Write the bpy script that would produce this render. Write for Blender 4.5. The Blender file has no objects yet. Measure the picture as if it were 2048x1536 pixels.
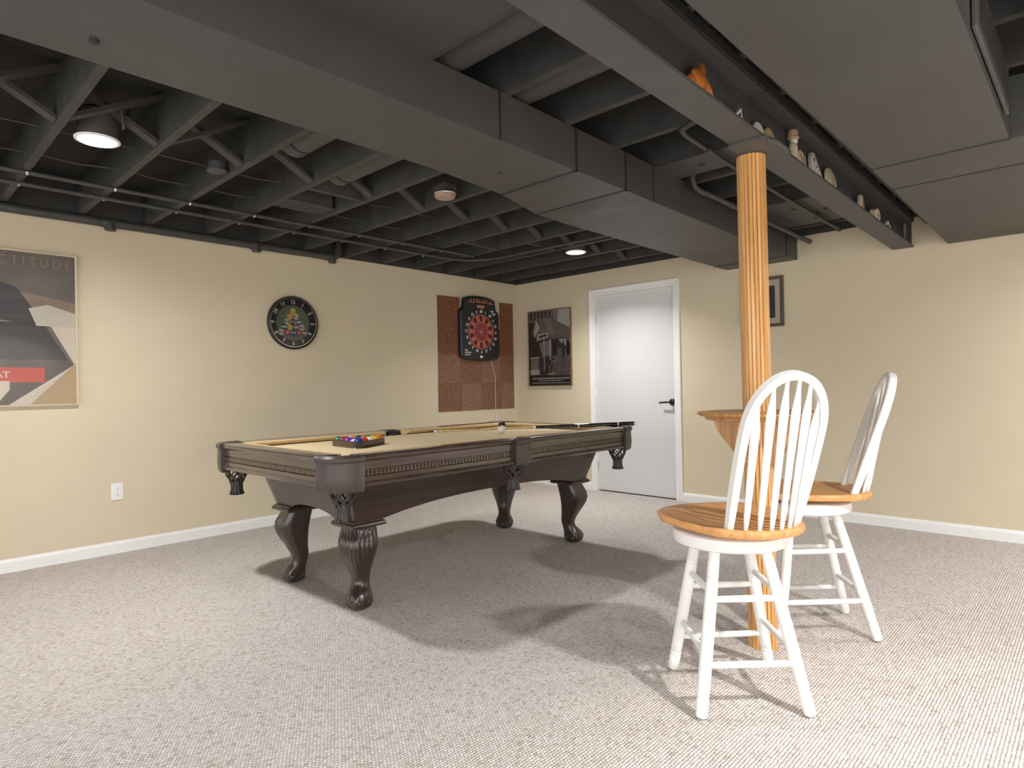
import bpy, bmesh, math, random
from mathutils import Vector, Matrix
random.seed(7)
PI = math.pi
S = bpy.context.scene
COL = S.collection

# ------------------------------------------------------------------ helpers
def lin(h):
    h = h.lstrip('#')
    out = []
    for i in (0, 2, 4):
        c = int(h[i:i + 2], 16) / 255
        out.append(c / 12.92 if c <= .04045 else ((c + .055) / 1.055) ** 2.4)
    return (*out, 1)

def mat(name, col, rough=.5, metal=0., spec=.5, var=0., vscale=20., bump=0., bscale=200., coat=0., emit=None, estr=0.):
    m = bpy.data.materials.new(name); m.use_nodes = True
    nt = m.node_tree; N = nt.nodes; L = nt.links
    b = N['Principled BSDF']
    c = lin(col) if isinstance(col, str) else (*col, 1)
    b.inputs['Base Color'].default_value = c
    b.inputs['Roughness'].default_value = rough
    b.inputs['Metallic'].default_value = metal
    b.inputs['Specular IOR Level'].default_value = spec
    if coat:
        b.inputs['Coat Weight'].default_value = coat; b.inputs['Coat Roughness'].default_value = .04
    if emit is not None:
        b.inputs['Emission Color'].default_value = (*emit, 1); b.inputs['Emission Strength'].default_value = estr
    tc = N.new('ShaderNodeTexCoord')
    if var:
        n = N.new('ShaderNodeTexNoise'); n.inputs['Scale'].default_value = vscale; n.inputs['Detail'].default_value = 5
        L.new(tc.outputs['Object'], n.inputs['Vector'])
        r = N.new('ShaderNodeValToRGB')
        r.color_ramp.elements[0].position = .3; r.color_ramp.elements[1].position = .7
        r.color_ramp.elements[0].color = tuple(x * (1 - var) for x in c[:3]) + (1,)
        r.color_ramp.elements[1].color = tuple(min(1, x * (1 + var)) for x in c[:3]) + (1,)
        L.new(n.outputs['Fac'], r.inputs['Fac']); L.new(r.outputs['Color'], b.inputs['Base Color'])
    if bump:
        n2 = N.new('ShaderNodeTexNoise'); n2.inputs['Scale'].default_value = bscale; n2.inputs['Detail'].default_value = 3
        L.new(tc.outputs['Object'], n2.inputs['Vector'])
        bp = N.new('ShaderNodeBump'); bp.inputs['Strength'].default_value = bump; bp.inputs['Distance'].default_value = .002
        L.new(n2.outputs['Fac'], bp.inputs['Height']); L.new(bp.outputs['Normal'], b.inputs['Normal'])
    return m

def wood(name, c1, c2, stretch=(60, 60, 3), rough=.35, coat=.3, planks=None):
    m = bpy.data.materials.new(name); m.use_nodes = True
    nt = m.node_tree; N = nt.nodes; L = nt.links; b = N['Principled BSDF']
    b.inputs['Roughness'].default_value = rough
    b.inputs['Coat Weight'].default_value = coat; b.inputs['Coat Roughness'].default_value = .2
    tc = N.new('ShaderNodeTexCoord'); mp = N.new('ShaderNodeMapping')
    mp.inputs['Scale'].default_value = stretch
    L.new(tc.outputs['Object'], mp.inputs['Vector'])
    n = N.new('ShaderNodeTexNoise'); n.inputs['Scale'].default_value = 1.; n.inputs['Detail'].default_value = 6; n.inputs['Distortion'].default_value = .6
    L.new(mp.outputs['Vector'], n.inputs['Vector'])
    r = N.new('ShaderNodeValToRGB')
    r.color_ramp.elements[0].position = .32; r.color_ramp.elements[1].position = .68
    r.color_ramp.elements[0].color = lin(c1); r.color_ramp.elements[1].color = lin(c2)
    L.new(n.outputs['Fac'], r.inputs['Fac'])
    out = r.outputs['Color']
    if planks:
        w = N.new('ShaderNodeTexVoronoi'); w.inputs['Scale'].default_value = 1.; w.voronoi_dimensions = '1D'
        sx = N.new('ShaderNodeSeparateXYZ'); L.new(tc.outputs['Object'], sx.inputs[0])
        mu = N.new('ShaderNodeMath'); mu.operation = 'MULTIPLY'; mu.inputs[1].default_value = planks[1]
        L.new(sx.outputs[planks[0]], mu.inputs[0]); L.new(mu.outputs[0], w.inputs['W'])
        mx = N.new('ShaderNodeMix'); mx.data_type = 'RGBA'; mx.blend_type = 'MULTIPLY'; mx.inputs['Factor'].default_value = .35
        bw = N.new('ShaderNodeRGBToBW'); L.new(w.outputs['Color'], bw.inputs[0])
        mr = N.new('ShaderNodeMapRange'); mr.inputs['To Min'].default_value = .62; mr.inputs['To Max'].default_value = 1.05
        L.new(bw.outputs[0], mr.inputs['Value'])
        L.new(out, mx.inputs['A']); L.new(mr.outputs[0], mx.inputs['B'])
        out = mx.outputs['Result']
    L.new(out, b.inputs['Base Color'])
    return m

def glass_pane(name):
    m = bpy.data.materials.new(name); m.use_nodes = True
    nt = m.node_tree; N = nt.nodes; L = nt.links
    N.remove(N['Principled BSDF'])
    t = N.new('ShaderNodeBsdfTransparent'); g = N.new('ShaderNodeBsdfGlossy'); g.inputs['Roughness'].default_value = .015
    f = N.new('ShaderNodeFresnel'); f.inputs['IOR'].default_value = 1.5
    mx = N.new('ShaderNodeMixShader')
    L.new(f.outputs[0], mx.inputs[0]); L.new(t.outputs[0], mx.inputs[1]); L.new(g.outputs[0], mx.inputs[2])
    L.new(mx.outputs[0], N['Material Output'].inputs['Surface'])
    return m

def obj(name, bm, mats, parent=None, smooth=True, loc=None, rot=None, bevel=0, seg=2, ang=35):
    me = bpy.data.meshes.new(name)
    bmesh.ops.remove_doubles(bm, verts=bm.verts, dist=1e-6)
    bmesh.ops.recalc_face_normals(bm, faces=bm.faces)
    bm.to_mesh(me); bm.free()
    for m in (mats if isinstance(mats, (list, tuple)) else [mats]):
        me.materials.append(m)
    if smooth:
        for p in me.polygons: p.use_smooth = True
        try: me.set_sharp_from_angle(angle=math.radians(ang))
        except Exception: pass
    o = bpy.data.objects.new(name, me); COL.objects.link(o)
    if parent is not None: o.parent = parent
    if loc is not None: o.location = loc
    if rot is not None: o.rotation_euler = rot
    if bevel:
        md = o.modifiers.new('bevel', 'BEVEL'); md.width = bevel; md.segments = seg; md.limit_method = 'ANGLE'; md.angle_limit = math.radians(40)
    return o

def tag(o, label, cat=None, group=None, kind=None):
    o['label'] = label
    if cat: o['category'] = cat
    if group: o['group'] = group
    if kind: o['kind'] = kind
    return o

def thing(name, label, cat, loc=(0, 0, 0), rotz=0., group=None):
    o = bpy.data.objects.new(name, None); COL.objects.link(o)
    o.empty_display_size = .1
    o.location = loc; o.rotation_euler = (0, 0, rotz)
    return tag(o, label, cat, group)

def struct(name, bm, m, label, **k):
    o = obj(name, bm, m, **k)
    o['kind'] = 'structure'; o['label'] = label
    return o

def face(bm, pts, mi=0):
    vs = [bm.verts.new(p) for p in pts]
    f = bm.faces.new(vs); f.material_index = mi
    return f

def bx(bm, x0, y0, z0, x1, y1, z1, mi=0):
    v = [bm.verts.new((x, y, z)) for x in (x0, x1) for y in (y0, y1) for z in (z0, z1)]
    for q in ((0, 1, 3, 2), (4, 6, 7, 5), (0, 4, 5, 1), (2, 3, 7, 6), (0, 2, 6, 4), (1, 5, 7, 3)):
        f = bm.faces.new([v[i] for i in q]); f.material_index = mi
    return v

def loft(bm, rings, mi=0, caps=(True, True), closed=True):
    R = [[bm.verts.new(p) for p in r] for r in rings]
    n = len(R[0])
    for a, b in zip(R, R[1:]):
        for i in range(n if closed else n - 1):
            j = (i + 1) % n
            try:
                f = bm.faces.new((a[i], a[j], b[j], b[i])); f.material_index = mi
            except ValueError: pass
    if closed:
        if caps[0]: f = bm.faces.new(R[0][::-1]); f.material_index = mi
        if caps[1]: f = bm.faces.new(R[-1]); f.material_index = mi
    return R

def tube(bm, pts, r, seg=10, mi=0, caps=(True, True), flat=None):
    pts = [Vector(p) for p in pts]
    n = len(pts)
    rs = r if isinstance(r, (list, tuple)) else [r] * n
    T = []
    for i in range(n):
        a = pts[max(0, i - 1)]; b = pts[min(n - 1, i + 1)]
        T.append((b - a).normalized())
    ref = Vector((0, 0, 1)) if abs(T[0].z) < .9 else Vector((1, 0, 0))
    u = T[0].cross(ref).normalized()
    rings = []
    for i in range(n):
        u = (u - T[i] * u.dot(T[i])).normalized(); v = T[i].cross(u)
        fx, fy = flat if flat else (1, 1)
        rings.append([pts[i] + (u * math.cos(2 * PI * k / seg) * fx + v * math.sin(2 * PI * k / seg) * fy) * rs[i] for k in range(seg)])
    loft(bm, rings, mi, caps)

def lathe(bm, prof, seg=32, c=(0, 0, 0), axis='Z', mi=0, caps=(True, True)):
    rings = []
    for r, z in prof:
        ring = []
        for k in range(seg):
            a = 2 * PI * k / seg
            x, y = r * math.cos(a), r * math.sin(a)
            if axis == 'Z': p = (c[0] + x, c[1] + y, c[2] + z)
            elif axis == 'Y': p = (c[0] + x, c[1] - z, c[2] + y)     # z = distance out toward -Y
            else: p = (c[0] + z, c[1] + x, c[2] + y)
            ring.append(p)
        rings.append(ring)
    loft(bm, rings, mi, caps)

def prism(bm, pts, w0, w1, mi=0):
    """2D (u,v) polygon on a wall, solid from w0 to w1 out of the wall (toward -Y)."""
    loft(bm, [[(u, -w0, v) for u, v in pts], [(u, -w1, v) for u, v in pts]], mi)

def vprism(bm, pts, z0, z1, mi=0):
    loft(bm, [[(x, y, z0) for x, y in pts], [(x, y, z1) for x, y in pts]], mi)

def flat(bm, pts, w, mi=0):
    face(bm, [(u, -w, v) for u, v in pts], mi)

def rect(u0, v0, u1, v1): return [(u0, v0), (u1, v0), (u1, v1), (u0, v1)]
def circ(u, v, r, n=24, ry=None): return [(u + r * math.cos(2 * PI * k / n), v + (ry or r) * math.sin(2 * PI * k / n)) for k in range(n)]
def sph(bm, c, r, mi=0, u=20, v=12, sc=(1, 1, 1), rot=None):
    M = Matrix.Translation(c) @ (rot if rot else Matrix.Identity(4)) @ Matrix.Diagonal((*sc, 1))
    g = bmesh.ops.create_uvsphere(bm, u_segments=u, v_segments=v, radius=r, matrix=M)
    for vv in g['verts']:
        for f in vv.link_faces: f.material_index = mi

def text_into(bm, body, size, M, mi=0, depth=.0004, bold=0., spacing=1.):
    cu = bpy.data.curves.new('t', 'FONT'); cu.body = body; cu.size = size; cu.align_x = 'CENTER'; cu.align_y = 'CENTER'
    cu.extrude = depth; cu.offset = bold; cu.space_character = spacing; cu.resolution_u = 3
    o = bpy.data.objects.new('t', cu); COL.objects.link(o)
    dg = bpy.context.evaluated_depsgraph_get(); dg.update()
    me = bpy.data.meshes.new_from_object(o.evaluated_get(dg))
    n0 = len(bm.verts); f0 = len(bm.faces)
    bm.from_mesh(me); bm.verts.ensure_lookup_table(); bm.faces.ensure_lookup_table()
    for v in bm.verts[n0:]: v.co = M @ v.co
    for f in bm.faces[f0:]: f.material_index = mi
    bpy.data.objects.remove(o); bpy.data.curves.remove(cu); bpy.data.meshes.remove(me)

def fit_text(bm, body, M, w, h, mi=0, depth=.0003, bold=0., spacing=1.):
    """text scaled to an exact width and height"""
    b2 = bmesh.new(); text_into(b2, body, 1., Matrix.Identity(4), 0, depth, bold, spacing)
    xs = [v.co.x for v in b2.verts]; ys = [v.co.y for v in b2.verts]
    cx, cy_ = (min(xs) + max(xs)) / 2, (min(ys) + max(ys)) / 2
    kx, ky = w / (max(xs) - min(xs)), h / (max(ys) - min(ys))
    n0 = {}
    for v in b2.verts: n0[v] = bm.verts.new(M @ Vector(((v.co.x - cx) * kx, (v.co.y - cy_) * ky, v.co.z)))
    for f in b2.faces:
        try: q = bm.faces.new([n0[v] for v in f.verts]); q.material_index = mi
        except ValueError: pass
    b2.free()

def wallM(u, v, w, ang=0.):
    """text placed on the wall plane facing -Y at (u, v), rotated by ang in that plane"""
    return Matrix.Translation((u, -w, v)) @ Matrix.Rotation(-ang, 4, 'Y') @ Matrix.Rotation(PI / 2, 4, 'X')

def copytree(o, parent=None):
    c = o.copy(); COL.objects.link(c)
    if parent is not None: c.parent = parent
    for ch in list(o.children): copytree(ch, c)
    return c

# ------------------------------------------------------------------ materials
M = {}
M['wall'] = mat('tan_wall_paint', (.63, .55, .405), .75, spec=.25, var=.02, vscale=3, bump=.12, bscale=260)
M['cream'] = mat('cream_wall_paint', (.72, .69, .63), .75, spec=.25, var=.02, vscale=3)
M['white'] = mat('white_trim_paint', (.80, .80, .79), .42, spec=.4, var=.01)
M['door'] = mat('white_door_paint', (.64, .64, .645), .45, spec=.4, bump=.05, bscale=120)
M['dark'] = mat('charcoal_ceiling_paint', (.044, .043, .042), .55, spec=.4, var=.12, vscale=6, bump=.1, bscale=80)
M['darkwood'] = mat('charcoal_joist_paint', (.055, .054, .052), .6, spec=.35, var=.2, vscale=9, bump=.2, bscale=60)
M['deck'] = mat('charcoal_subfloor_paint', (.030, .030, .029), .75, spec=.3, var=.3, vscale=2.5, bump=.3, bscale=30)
M['duct'] = mat('charcoal_duct_paint', (.062, .062, .0625), .5, spec=.4, var=.10, vscale=3, bump=.06, bscale=30)
M['steel'] = mat('charcoal_beam_paint', (.072, .072, .072), .5, spec=.4, var=.10, vscale=5, bump=.08, bscale=60)
M['pipe'] = mat('charcoal_pipe_paint', (.05, .05, .048), .45, spec=.5, var=.15, vscale=15)
M['seam'] = mat('dark_seam', (.02, .019, .018), .6)
M['chrome'] = mat('bright_metal', (.75, .75, .76), .18, metal=1., var=.03)
M['blackmetal'] = mat('black_nickel', (.035, .033, .036), .16, metal=.7, spec=.6)
M['espresso'] = wood('espresso_wood', '#2f221c', '#3d2e26', (40, 3, 40), .30, .45)
M['espresso2'] = wood('espresso_carved_wood', '#281f1a', '#3a2e28', (45, 45, 6), .28, .5)
M['rail'] = wood('espresso_rail_wood', '#3a2e28', '#54473f', (60, 3, 60), .16, .8)
M['leather'] = mat('brown_pocket_leather', (.062, .049, .044), .38, spec=.5, var=.12, vscale=40, bump=.25, bscale=300)
M['net'] = mat('dark_net_leather', (.040, .031, .027), .42, spec=.5, var=.12, vscale=40)
M['felt'] = mat('camel_felt', (.66, .53, .34), .95, spec=.05, var=.05, vscale=60, bump=.2, bscale=900)
M['cushion'] = mat('camel_felt_shaded', (.56, .41, .22), .95, spec=.05, var=.05, vscale=60, bump=.2, bscale=900)  # same felt as the bed; shade and bounced tint put into the colour
M['sight'] = mat('pearl_sight', (.75, .72, .62), .3)
M['oak'] = wood('honey_oak_post', '#bb8648', '#d8aa6e', (70, 70, 2.5), .35, .35)
M['oakt'] = wood('honey_oak_table', '#94642e', '#cf9a58', (40, 40, 3), .4, .2)
M['seat'] = wood('honey_seat_wood', '#c08348', '#dba56b', (4, 70, 30), .5, .12, planks=(1, 19))
M['stool'] = mat('white_stool_paint', (.76, .755, .735), .35, spec=.5, var=.02, vscale=12)
M['chip'] = mat('chipped_paint_wood', (.45, .33, .2), .7)
M['plastic_black'] = mat('black_plastic', (.016, .017, .019), .38, spec=.5, var=.1, vscale=30)
M['plastic_white'] = mat('white_plastic', (.80, .80, .79), .35)
M['white_ink'] = mat('white_ink', (.78, .78, .76), .5)
M['lens'] = mat('lamp_lens', (.9, .9, .9), .5, emit=(1., .97, .93), estr=60.)
M['trimring'] = mat('white_lamp_trim', (.82, .82, .8), .4)
M['glass'] = glass_pane('picture_glass')

def carpet():
    m = bpy.data.materials.new('berber_loop_carpet'); m.use_nodes = True
    nt = m.node_tree; N = nt.nodes; L = nt.links; b = N['Principled BSDF']
    b.inputs['Roughness'].default_value = .95; b.inputs['Specular IOR Level'].default_value = .08
    tc = N.new('ShaderNodeTexCoord')
    sx = N.new('ShaderNodeSeparateXYZ'); L.new(tc.outputs['Object'], sx.inputs[0])
    def math_(op, a, bb=None):
        n = N.new('ShaderNodeMath'); n.operation = op
        for i, x in enumerate((a, bb)):
            if x is None: continue
            if isinstance(x, (int, float)): n.inputs[i].default_value = x
            else: L.new(x, n.inputs[i])
        return n.outputs[0]
    nz = N.new('ShaderNodeTexNoise'); nz.inputs['Scale'].default_value = 55; nz.inputs['Detail'].default_value = 2
    L.new(tc.outputs['Object'], nz.inputs['Vector'])
    j = math_('MULTIPLY', math_('SUBTRACT', nz.outputs['Fac'], .5), .7)
    u = math_('ADD', math_('MULTIPLY', sx.outputs[0], 1 / .0105), j)        # loop rows across x
    row = math_('FLOOR', u)
    off = math_('MULTIPLY', math_('MODULO', row, 2.), .5)
    v = math_('ADD', math_('ADD', math_('MULTIPLY', sx.outputs[1], 1 / .0125), off), math_('MULTIPLY', j, .8))
    du = math_('SUBTRACT', math_('FRACT', u), .5); dv = math_('SUBTRACT', math_('FRACT', v), .5)
    d2 = math_('ADD', math_('MULTIPLY', du, du), math_('MULTIPLY', dv, dv))
    hgt = math_('SUBTRACT', 1., math_('MULTIPLY', d2, 2.4))
    cv = N.new('ShaderNodeCombineXYZ'); L.new(row, cv.inputs[0]); L.new(math_('FLOOR', v), cv.inputs[1])
    wn = N.new('ShaderNodeTexWhiteNoise'); wn.noise_dimensions = '3D'; L.new(cv.outputs[0], wn.inputs['Vector'])
    r = N.new('ShaderNodeValToRGB'); e = r.color_ramp.elements
    e[0].position = 0.; e[0].color = (.44, .385, .345, 1); e[1].position = 1.; e[1].color = (.70, .645, .61, 1)
    k = e.new(.10); k.color = (.56, .505, .468, 1)
    k = e.new(.5); k.color = (.62, .565, .525, 1)
    L.new(wn.outputs['Value'], r.inputs['Fac'])
    r2 = N.new('ShaderNodeValToRGB'); e2 = r2.color_ramp.elements
    e2[0].position = .10; e2[0].color = (.20, .17, .15, 1); e2[1].position = .66; e2[1].color = (1, 1, 1, 1)
    L.new(hgt, r2.inputs['Fac'])
    mx = N.new('ShaderNodeMix'); mx.data_type = 'RGBA'; mx.blend_type = 'MULTIPLY'; mx.inputs['Factor'].default_value = 1.
    L.new(r.outputs['Color'], mx.inputs['A']); L.new(r2.outputs['Color'], mx.inputs['B'])
    n3 = N.new('ShaderNodeTexNoise'); n3.inputs['Scale'].default_value = 1.3; n3.inputs['Detail'].default_value = 4
    L.new(tc.outputs['Object'], n3.inputs['Vector'])
    mr = N.new('ShaderNodeMapRange'); mr.inputs['To Min'].default_value = .93; mr.inputs['To Max'].default_value = 1.06
    L.new(n3.outputs['Fac'], mr.inputs['Value'])
    m2 = N.new('ShaderNodeMix'); m2.data_type = 'RGBA'; m2.blend_type = 'MULTIPLY'; m2.inputs['Factor'].default_value = 1.
    L.new(mx.outputs['Result'], m2.inputs['A']); L.new(mr.outputs[0], m2.inputs['B'])
    L.new(m2.outputs['Result'], b.inputs['Base Color'])
    bp = N.new('ShaderNodeBump'); bp.inputs['Strength'].default_value = .55; bp.inputs['Distance'].default_value = .004
    L.new(hgt, bp.inputs['Height']); L.new(bp.outputs['Normal'], b.inputs['Normal'])
    return m
M['carpet'] = carpet()

def cork(name, a, b_):
    m = bpy.data.materials.new(name); m.use_nodes = True
    nt = m.node_tree; N = nt.nodes; L = nt.links; b = N['Principled BSDF']; b.inputs['Roughness'].default_value = .9
    tc = N.new('ShaderNodeTexCoord'); v = N.new('ShaderNodeTexVoronoi'); v.inputs['Scale'].default_value = 150
    L.new(tc.outputs['Object'], v.inputs['Vector'])
    bw = N.new('ShaderNodeRGBToBW'); L.new(v.outputs['Color'], bw.inputs[0])
    r = N.new('ShaderNodeValToRGB'); e = r.color_ramp.elements
    e[0].position = .2; e[0].color = lin(a); e[1].position = .8; e[1].color = lin(b_)
    k = e.new(.93); k.color = lin('#c49a72')
    L.new(bw.outputs[0], r.inputs['Fac']); L.new(r.outputs['Color'], b.inputs['Base Color'])
    bp = N.new('ShaderNodeBump'); bp.inputs['Strength'].default_value = .3; bp.inputs['Distance'].default_value = .002
    L.new(v.outputs['Distance'], bp.inputs['Height']); L.new(bp.outputs['Normal'], b.inputs['Normal'])
    return m
CORKS = [cork('brown_cork', '#654432', '#86604a'), cork('pale_brown_cork', '#6d5040', '#8d6c58'), cork('red_brown_cork', '#653c29', '#80543d')]

# ------------------------------------------------------------------ room shell
RX, RY, ZW, ZJ, ZD = 8.6, -9.2, 2.305, 2.318, 2.553
bm = bmesh.new(); bx(bm, -.12, RY - .12, -.1, RX + .12, .12, 0.); struct('floor', bm, M['carpet'], 'beige berber loop carpet covering the whole basement floor', smooth=False)
bm = bmesh.new(); bx(bm, -.12, RY, 0, 0, .12, ZW); struct('wall_left', bm, M['wall'], 'tan painted wall on the left with clock and dartboard', smooth=False)
bm = bmesh.new()
DX0, DX1, DZ = 1.12, 2.037, 2.047
bx(bm, -.0, 0, 0, DX0 - .012, .12, ZW); bx(bm, DX1 + .012, 0, 0, RX, .12, ZW); bx(bm, DX0 - .012, 0, DZ + .012, DX1 + .012, .12, ZW)
struct('wall_back', bm, M['wall'], 'tan painted back wall with the white door', smooth=False)
bm = bmesh.new(); bx(bm, RX, RY, 0, RX + .12, .12, ZW); struct('wall_right', bm, M['cream'], 'cream painted wall far to the right', smooth=False)
# ceiling: painted subfloor with joists, bridging and rim boards as its parts
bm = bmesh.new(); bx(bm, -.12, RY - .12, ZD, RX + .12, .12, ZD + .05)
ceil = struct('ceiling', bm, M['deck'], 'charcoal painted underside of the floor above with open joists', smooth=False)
def cpart(name, bm, m=None):
    return obj(name, bm, m or M['darkwood'], ceil, smooth=False)
bm = bmesh.new(); bx(bm, -.12, RY, ZW, -.005, .12, ZD); cpart('rim_board', bm, M['dark'])
bm = bmesh.new(); bx(bm, -.0, .005, ZW, RX, .12, ZD); cpart('rim_board', bm, M['dark'])
bm = bmesh.new(); bx(bm, RX + .005, RY, ZW, RX + .12, .12, ZD); cpart('rim_board', bm, M['dark'])
JY = [-4.735 + .4087 * k for k in range(-10, 12)]
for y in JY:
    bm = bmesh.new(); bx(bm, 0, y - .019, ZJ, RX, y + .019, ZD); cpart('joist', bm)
# crossed bridging between the joists
def brace(x, ya, za, yb, zb, w=.062, t=.019):
    bm = bmesh.new()
    d = Vector((0, yb - ya, zb - za)).normalized(); n = Vector((0, -d.z, d.y)) * t / 2
    P = []
    for yy, zz in ((ya, za), (yb, zb)):
        for sx_, sn in ((-1, -1), (1, -1), (1, 1), (-1, 1)):
            P.append((x + sx_ * w / 2, yy + n.y * sn, zz + n.z * sn))
    loft(bm, [P[:4], P[4:]])
    cpart('bridging', bm)
for k, (a, b) in enumerate(zip(JY, JY[1:])):
    if a < -6.2: continue
    x0 = 1.66
    if a > -2.0 and a < -1.9: x0 = 1.60
    brace(x0, b - .019, ZJ + .012, a + .019, ZD - .02)
    if abs(b + 3.10) > .1 and abs(b + 3.51) > .1: brace(x0 + .07, a + .019, ZJ + .012, b - .019, ZD - .02)
for x, a in ((1.55, -3.51), (1.13, -1.87), (1.47, -4.735 + .4087 * 8)):
    bm = bmesh.new(); bx(bm, x - .019, a + .019, ZJ + .004, x + .019, a + .39, ZD - .004); cpart('blocking', bm)
# baseboards
def baseboard(name, pts, label):
    bm = bmesh.new()
    prof = [(0, 0), (.0125, 0), (.0125, .062), (.010, .070), (.006, .078), (.004, .083), (0, .083)]
    (xa, ya, nx, ny), (xb, yb, _, _) = pts
    loft(bm, [[(x + nx * d, y + ny * d, z) for d, z in prof] for x, y in ((xa, ya), (xb, yb))])
    return struct(name, bm, M['white'], label, smooth=False)
baseboard('baseboard_left', ((0, RY, 1, 0), (0, -.0, 1, 0)), 'white baseboard along the left wall')
baseboard('baseboard_back', ((2.094, 0, 0, -1), (RX, 0, 0, -1)), 'white baseboard along the back wall right of the door')
baseboard('baseboard_corner', ((.0125, 0, 0, -1), (1.053, 0, 0, -1)), 'white baseboard along the back wall left of the door')

# ------------------------------------------------------------------ door
def door():
    w, h = DX1 - DX0, DZ - .012
    bm = bmesh.new()
    # six raised panels built by insetting panel faces of a gridded slab front
    us = [0, .125, .40, .514, .789, w]; us = [0, .118, .400, .517, .799, w]
    vs = [0, .21, .775, .985, 1.60, 1.72, 1.925, h]
    vs = [0, .225, .80, 1.005, 1.575, 1.69, 1.895, h]
    V = {}
    for i, u in enumerate(us):
        for j, v in enumerate(vs):
            V[i, j] = bm.verts.new((u, 0, v))
    pan = []
    for i in range(5):
        for j in range(7):
            f = bm.faces.new((V[i, j], V[i + 1, j], V[i + 1, j + 1], V[i, j + 1]))
            if i in (1, 3) and j in (1, 3, 5): pan.append(f)
    for f in pan:
        for th, dp in ((.007, .014), (.010, 0.), (.026, -.012)):
            r = bmesh.ops.inset_individual(bm, faces=[f], thickness=th, depth=0, use_even_offset=True)
            for v in f.verts: v.co.y += dp
    g = bmesh.ops.extrude_face_region(bm, geom=[])
    o = struct('door_1', bm, M['door'], 'white six panel door with black lever handle in the back wall', loc=(DX0, .018, .012), smooth=False)
    bm = bmesh.new(); bx(bm, 0, .0005, 0, w, .035, h); obj('slab_back', bm, M['door'], o, smooth=False)
    # lever handle
    bm = bmesh.new()
    hx, hz = 2.000 - DX0, .935 - .012
    lathe(bm, [(.033, 0), (.033, .006), (.028, .012), (.018, .017), (.012, .02), (.011, .045)], 28, (hx, 0, hz), 'Y')
    pts = [(hx, -.045, hz), (hx - .02, -.052, hz + .001), (hx - .05, -.054, hz - .001), (hx - .09, -.052, hz - .004), (hx - .115, -.047, hz - .006)]
    tube(bm, pts, [.011, .0105, .009, .008, .0085], 12)
    h_ = obj('door_handle', bm, M['blackmetal'], o); h_['label'] = 'black lever handle'
    for hz in (.25, 1.02, 1.79):
        bm = bmesh.new(); lathe(bm, [(.006, -.045), (.006, .045)], 10, (-.004, -.004, hz)); bx(bm, -.012, -.003, hz - .045, .012, .0, hz + .045)
        obj('hinge', bm, M['chrome'], o, smooth=False)
door()
def casing():
    bm = bmesh.new()
    W = .067
    prof = [(0, 0), (0, .012), (.012, .014), (.030, .013), (.052, .018), (.062, .018), (W, .014), (W, 0)]   # (away from opening, out of wall)
    a0, a1, zt = DX0 - .001, DX1 + .001, DZ + .001
    rings = []
    for (sx_, x, z, ux, uz) in ((0, a0, 0, -1, 0), (0, a0, zt, -1, 1), (0, a1, zt, 1, 1), (0, a1, 0, 1, 0)):
        rings.append([(x + ux * d, -o, z + uz * d) for d, o in prof])
    loft(bm, rings)
    # jamb lining and stop
    bx(bm, a0 - .012, 0, 0, a0, .11, zt); bx(bm, a1, 0, 0, a1 + .012, .11, zt); bx(bm, a0 - .012, 0, zt, a1 + .012, .11, zt + .012)
    bx(bm, a0, .056, 0, a0 + .012, .1, zt); bx(bm, a1 - .012, .056, 0, a1, .1, zt); bx(bm, a0, .056, zt - .012, a1, .1, zt)
    struct('trim_1', bm, M['white'], 'white moulded casing around the door', smooth=False)
    bm = bmesh.new(); bx(bm, a0, .1, 0, a1, .118, zt); struct('door_shade_panel', bm, M['dark'], 'dark panel standing in for the unlit space behind the closed door', smooth=False)  # dark sheet put in for the shade behind the door
casing()

# ------------------------------------------------------------------ ducts, beam, pipes
def box_duct(bm, xs, zb, zt, creases=True):
    """xs: list of (y, x_left, x_right); bottoms get a shallow cross break"""
    for (ya, la, ra), (yb, lb, rb) in zip(xs, xs[1:]):
        c = Vector(((la + ra + lb + rb) / 4, (ya + yb) / 2, zb - .010))
        A, B, C_, D = (la, ya, zb), (ra, ya, zb), (rb, yb, zb), (lb, yb, zb)
        for p, q in ((A, B), (B, C_), (C_, D), (D, A)): face(bm, [p, q, c])
        for (p, q) in ((A, D), (C_, B)):
            face(bm, [p, q, (q[0], q[1], zt), (p[0], p[1], zt)])
        face(bm, [(la, ya, zt), (ra, ya, zt), (rb, yb, zt), (lb, yb, zt)])
    (y, l, r) = xs[0]; face(bm, [(l, y, zb), (r, y, zb), (r, y, zt), (l, y, zt)])
    (y, l, r) = xs[-1]; face(bm, [(l, y, zb), (r, y, zb), (r, y, zt), (l, y, zt)])
def seam(bm, y, l, r, zb, zt, t=.006, w=.008):
    bx(bm, l - t, y - w, zb - t, r + t, y + w, zb + .001); bx(bm, r - .001, y - w, zb - t, r + t, y + w, zt); bx(bm, l - t, y - w, zb - t, l + .001, y + w, zt)
t = thing('air_duct', 'long charcoal rectangular duct crossing the ceiling right of the pool table lamps', 'duct', (2.9, -4.5, 2.117))
XS = [(RY + .1, 2.80, 3.235), (-7.0, 2.80, 3.235), (-5.2, 2.80, 3.235), (-3.555, 2.79, 3.235), (-3.04, 2.735, 3.228), (-2.62, 2.61, 3.225), (-2.33, 2.59, 3.215), (-.85, 2.575, 3.185), (-.25, 2.575, 3.18), (-.002, 2.575, 3.18)]
bm = bmesh.new(); box_duct(bm, [(y + 4.5, l - 2.9, r - 2.9) for y, l, r in XS], 0, .2005); obj('duct_body', bm, M['duct'], t, smooth=False)
for y, l, r in (XS[1], XS[2], XS[4], XS[5], XS[8]):
    bm = bmesh.new(); seam(bm, y + 4.5, l - 2.9, r - 2.9, 0, .2005, .004, .006); obj('duct_seam', bm, M['seam'], t, smooth=False)
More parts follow.
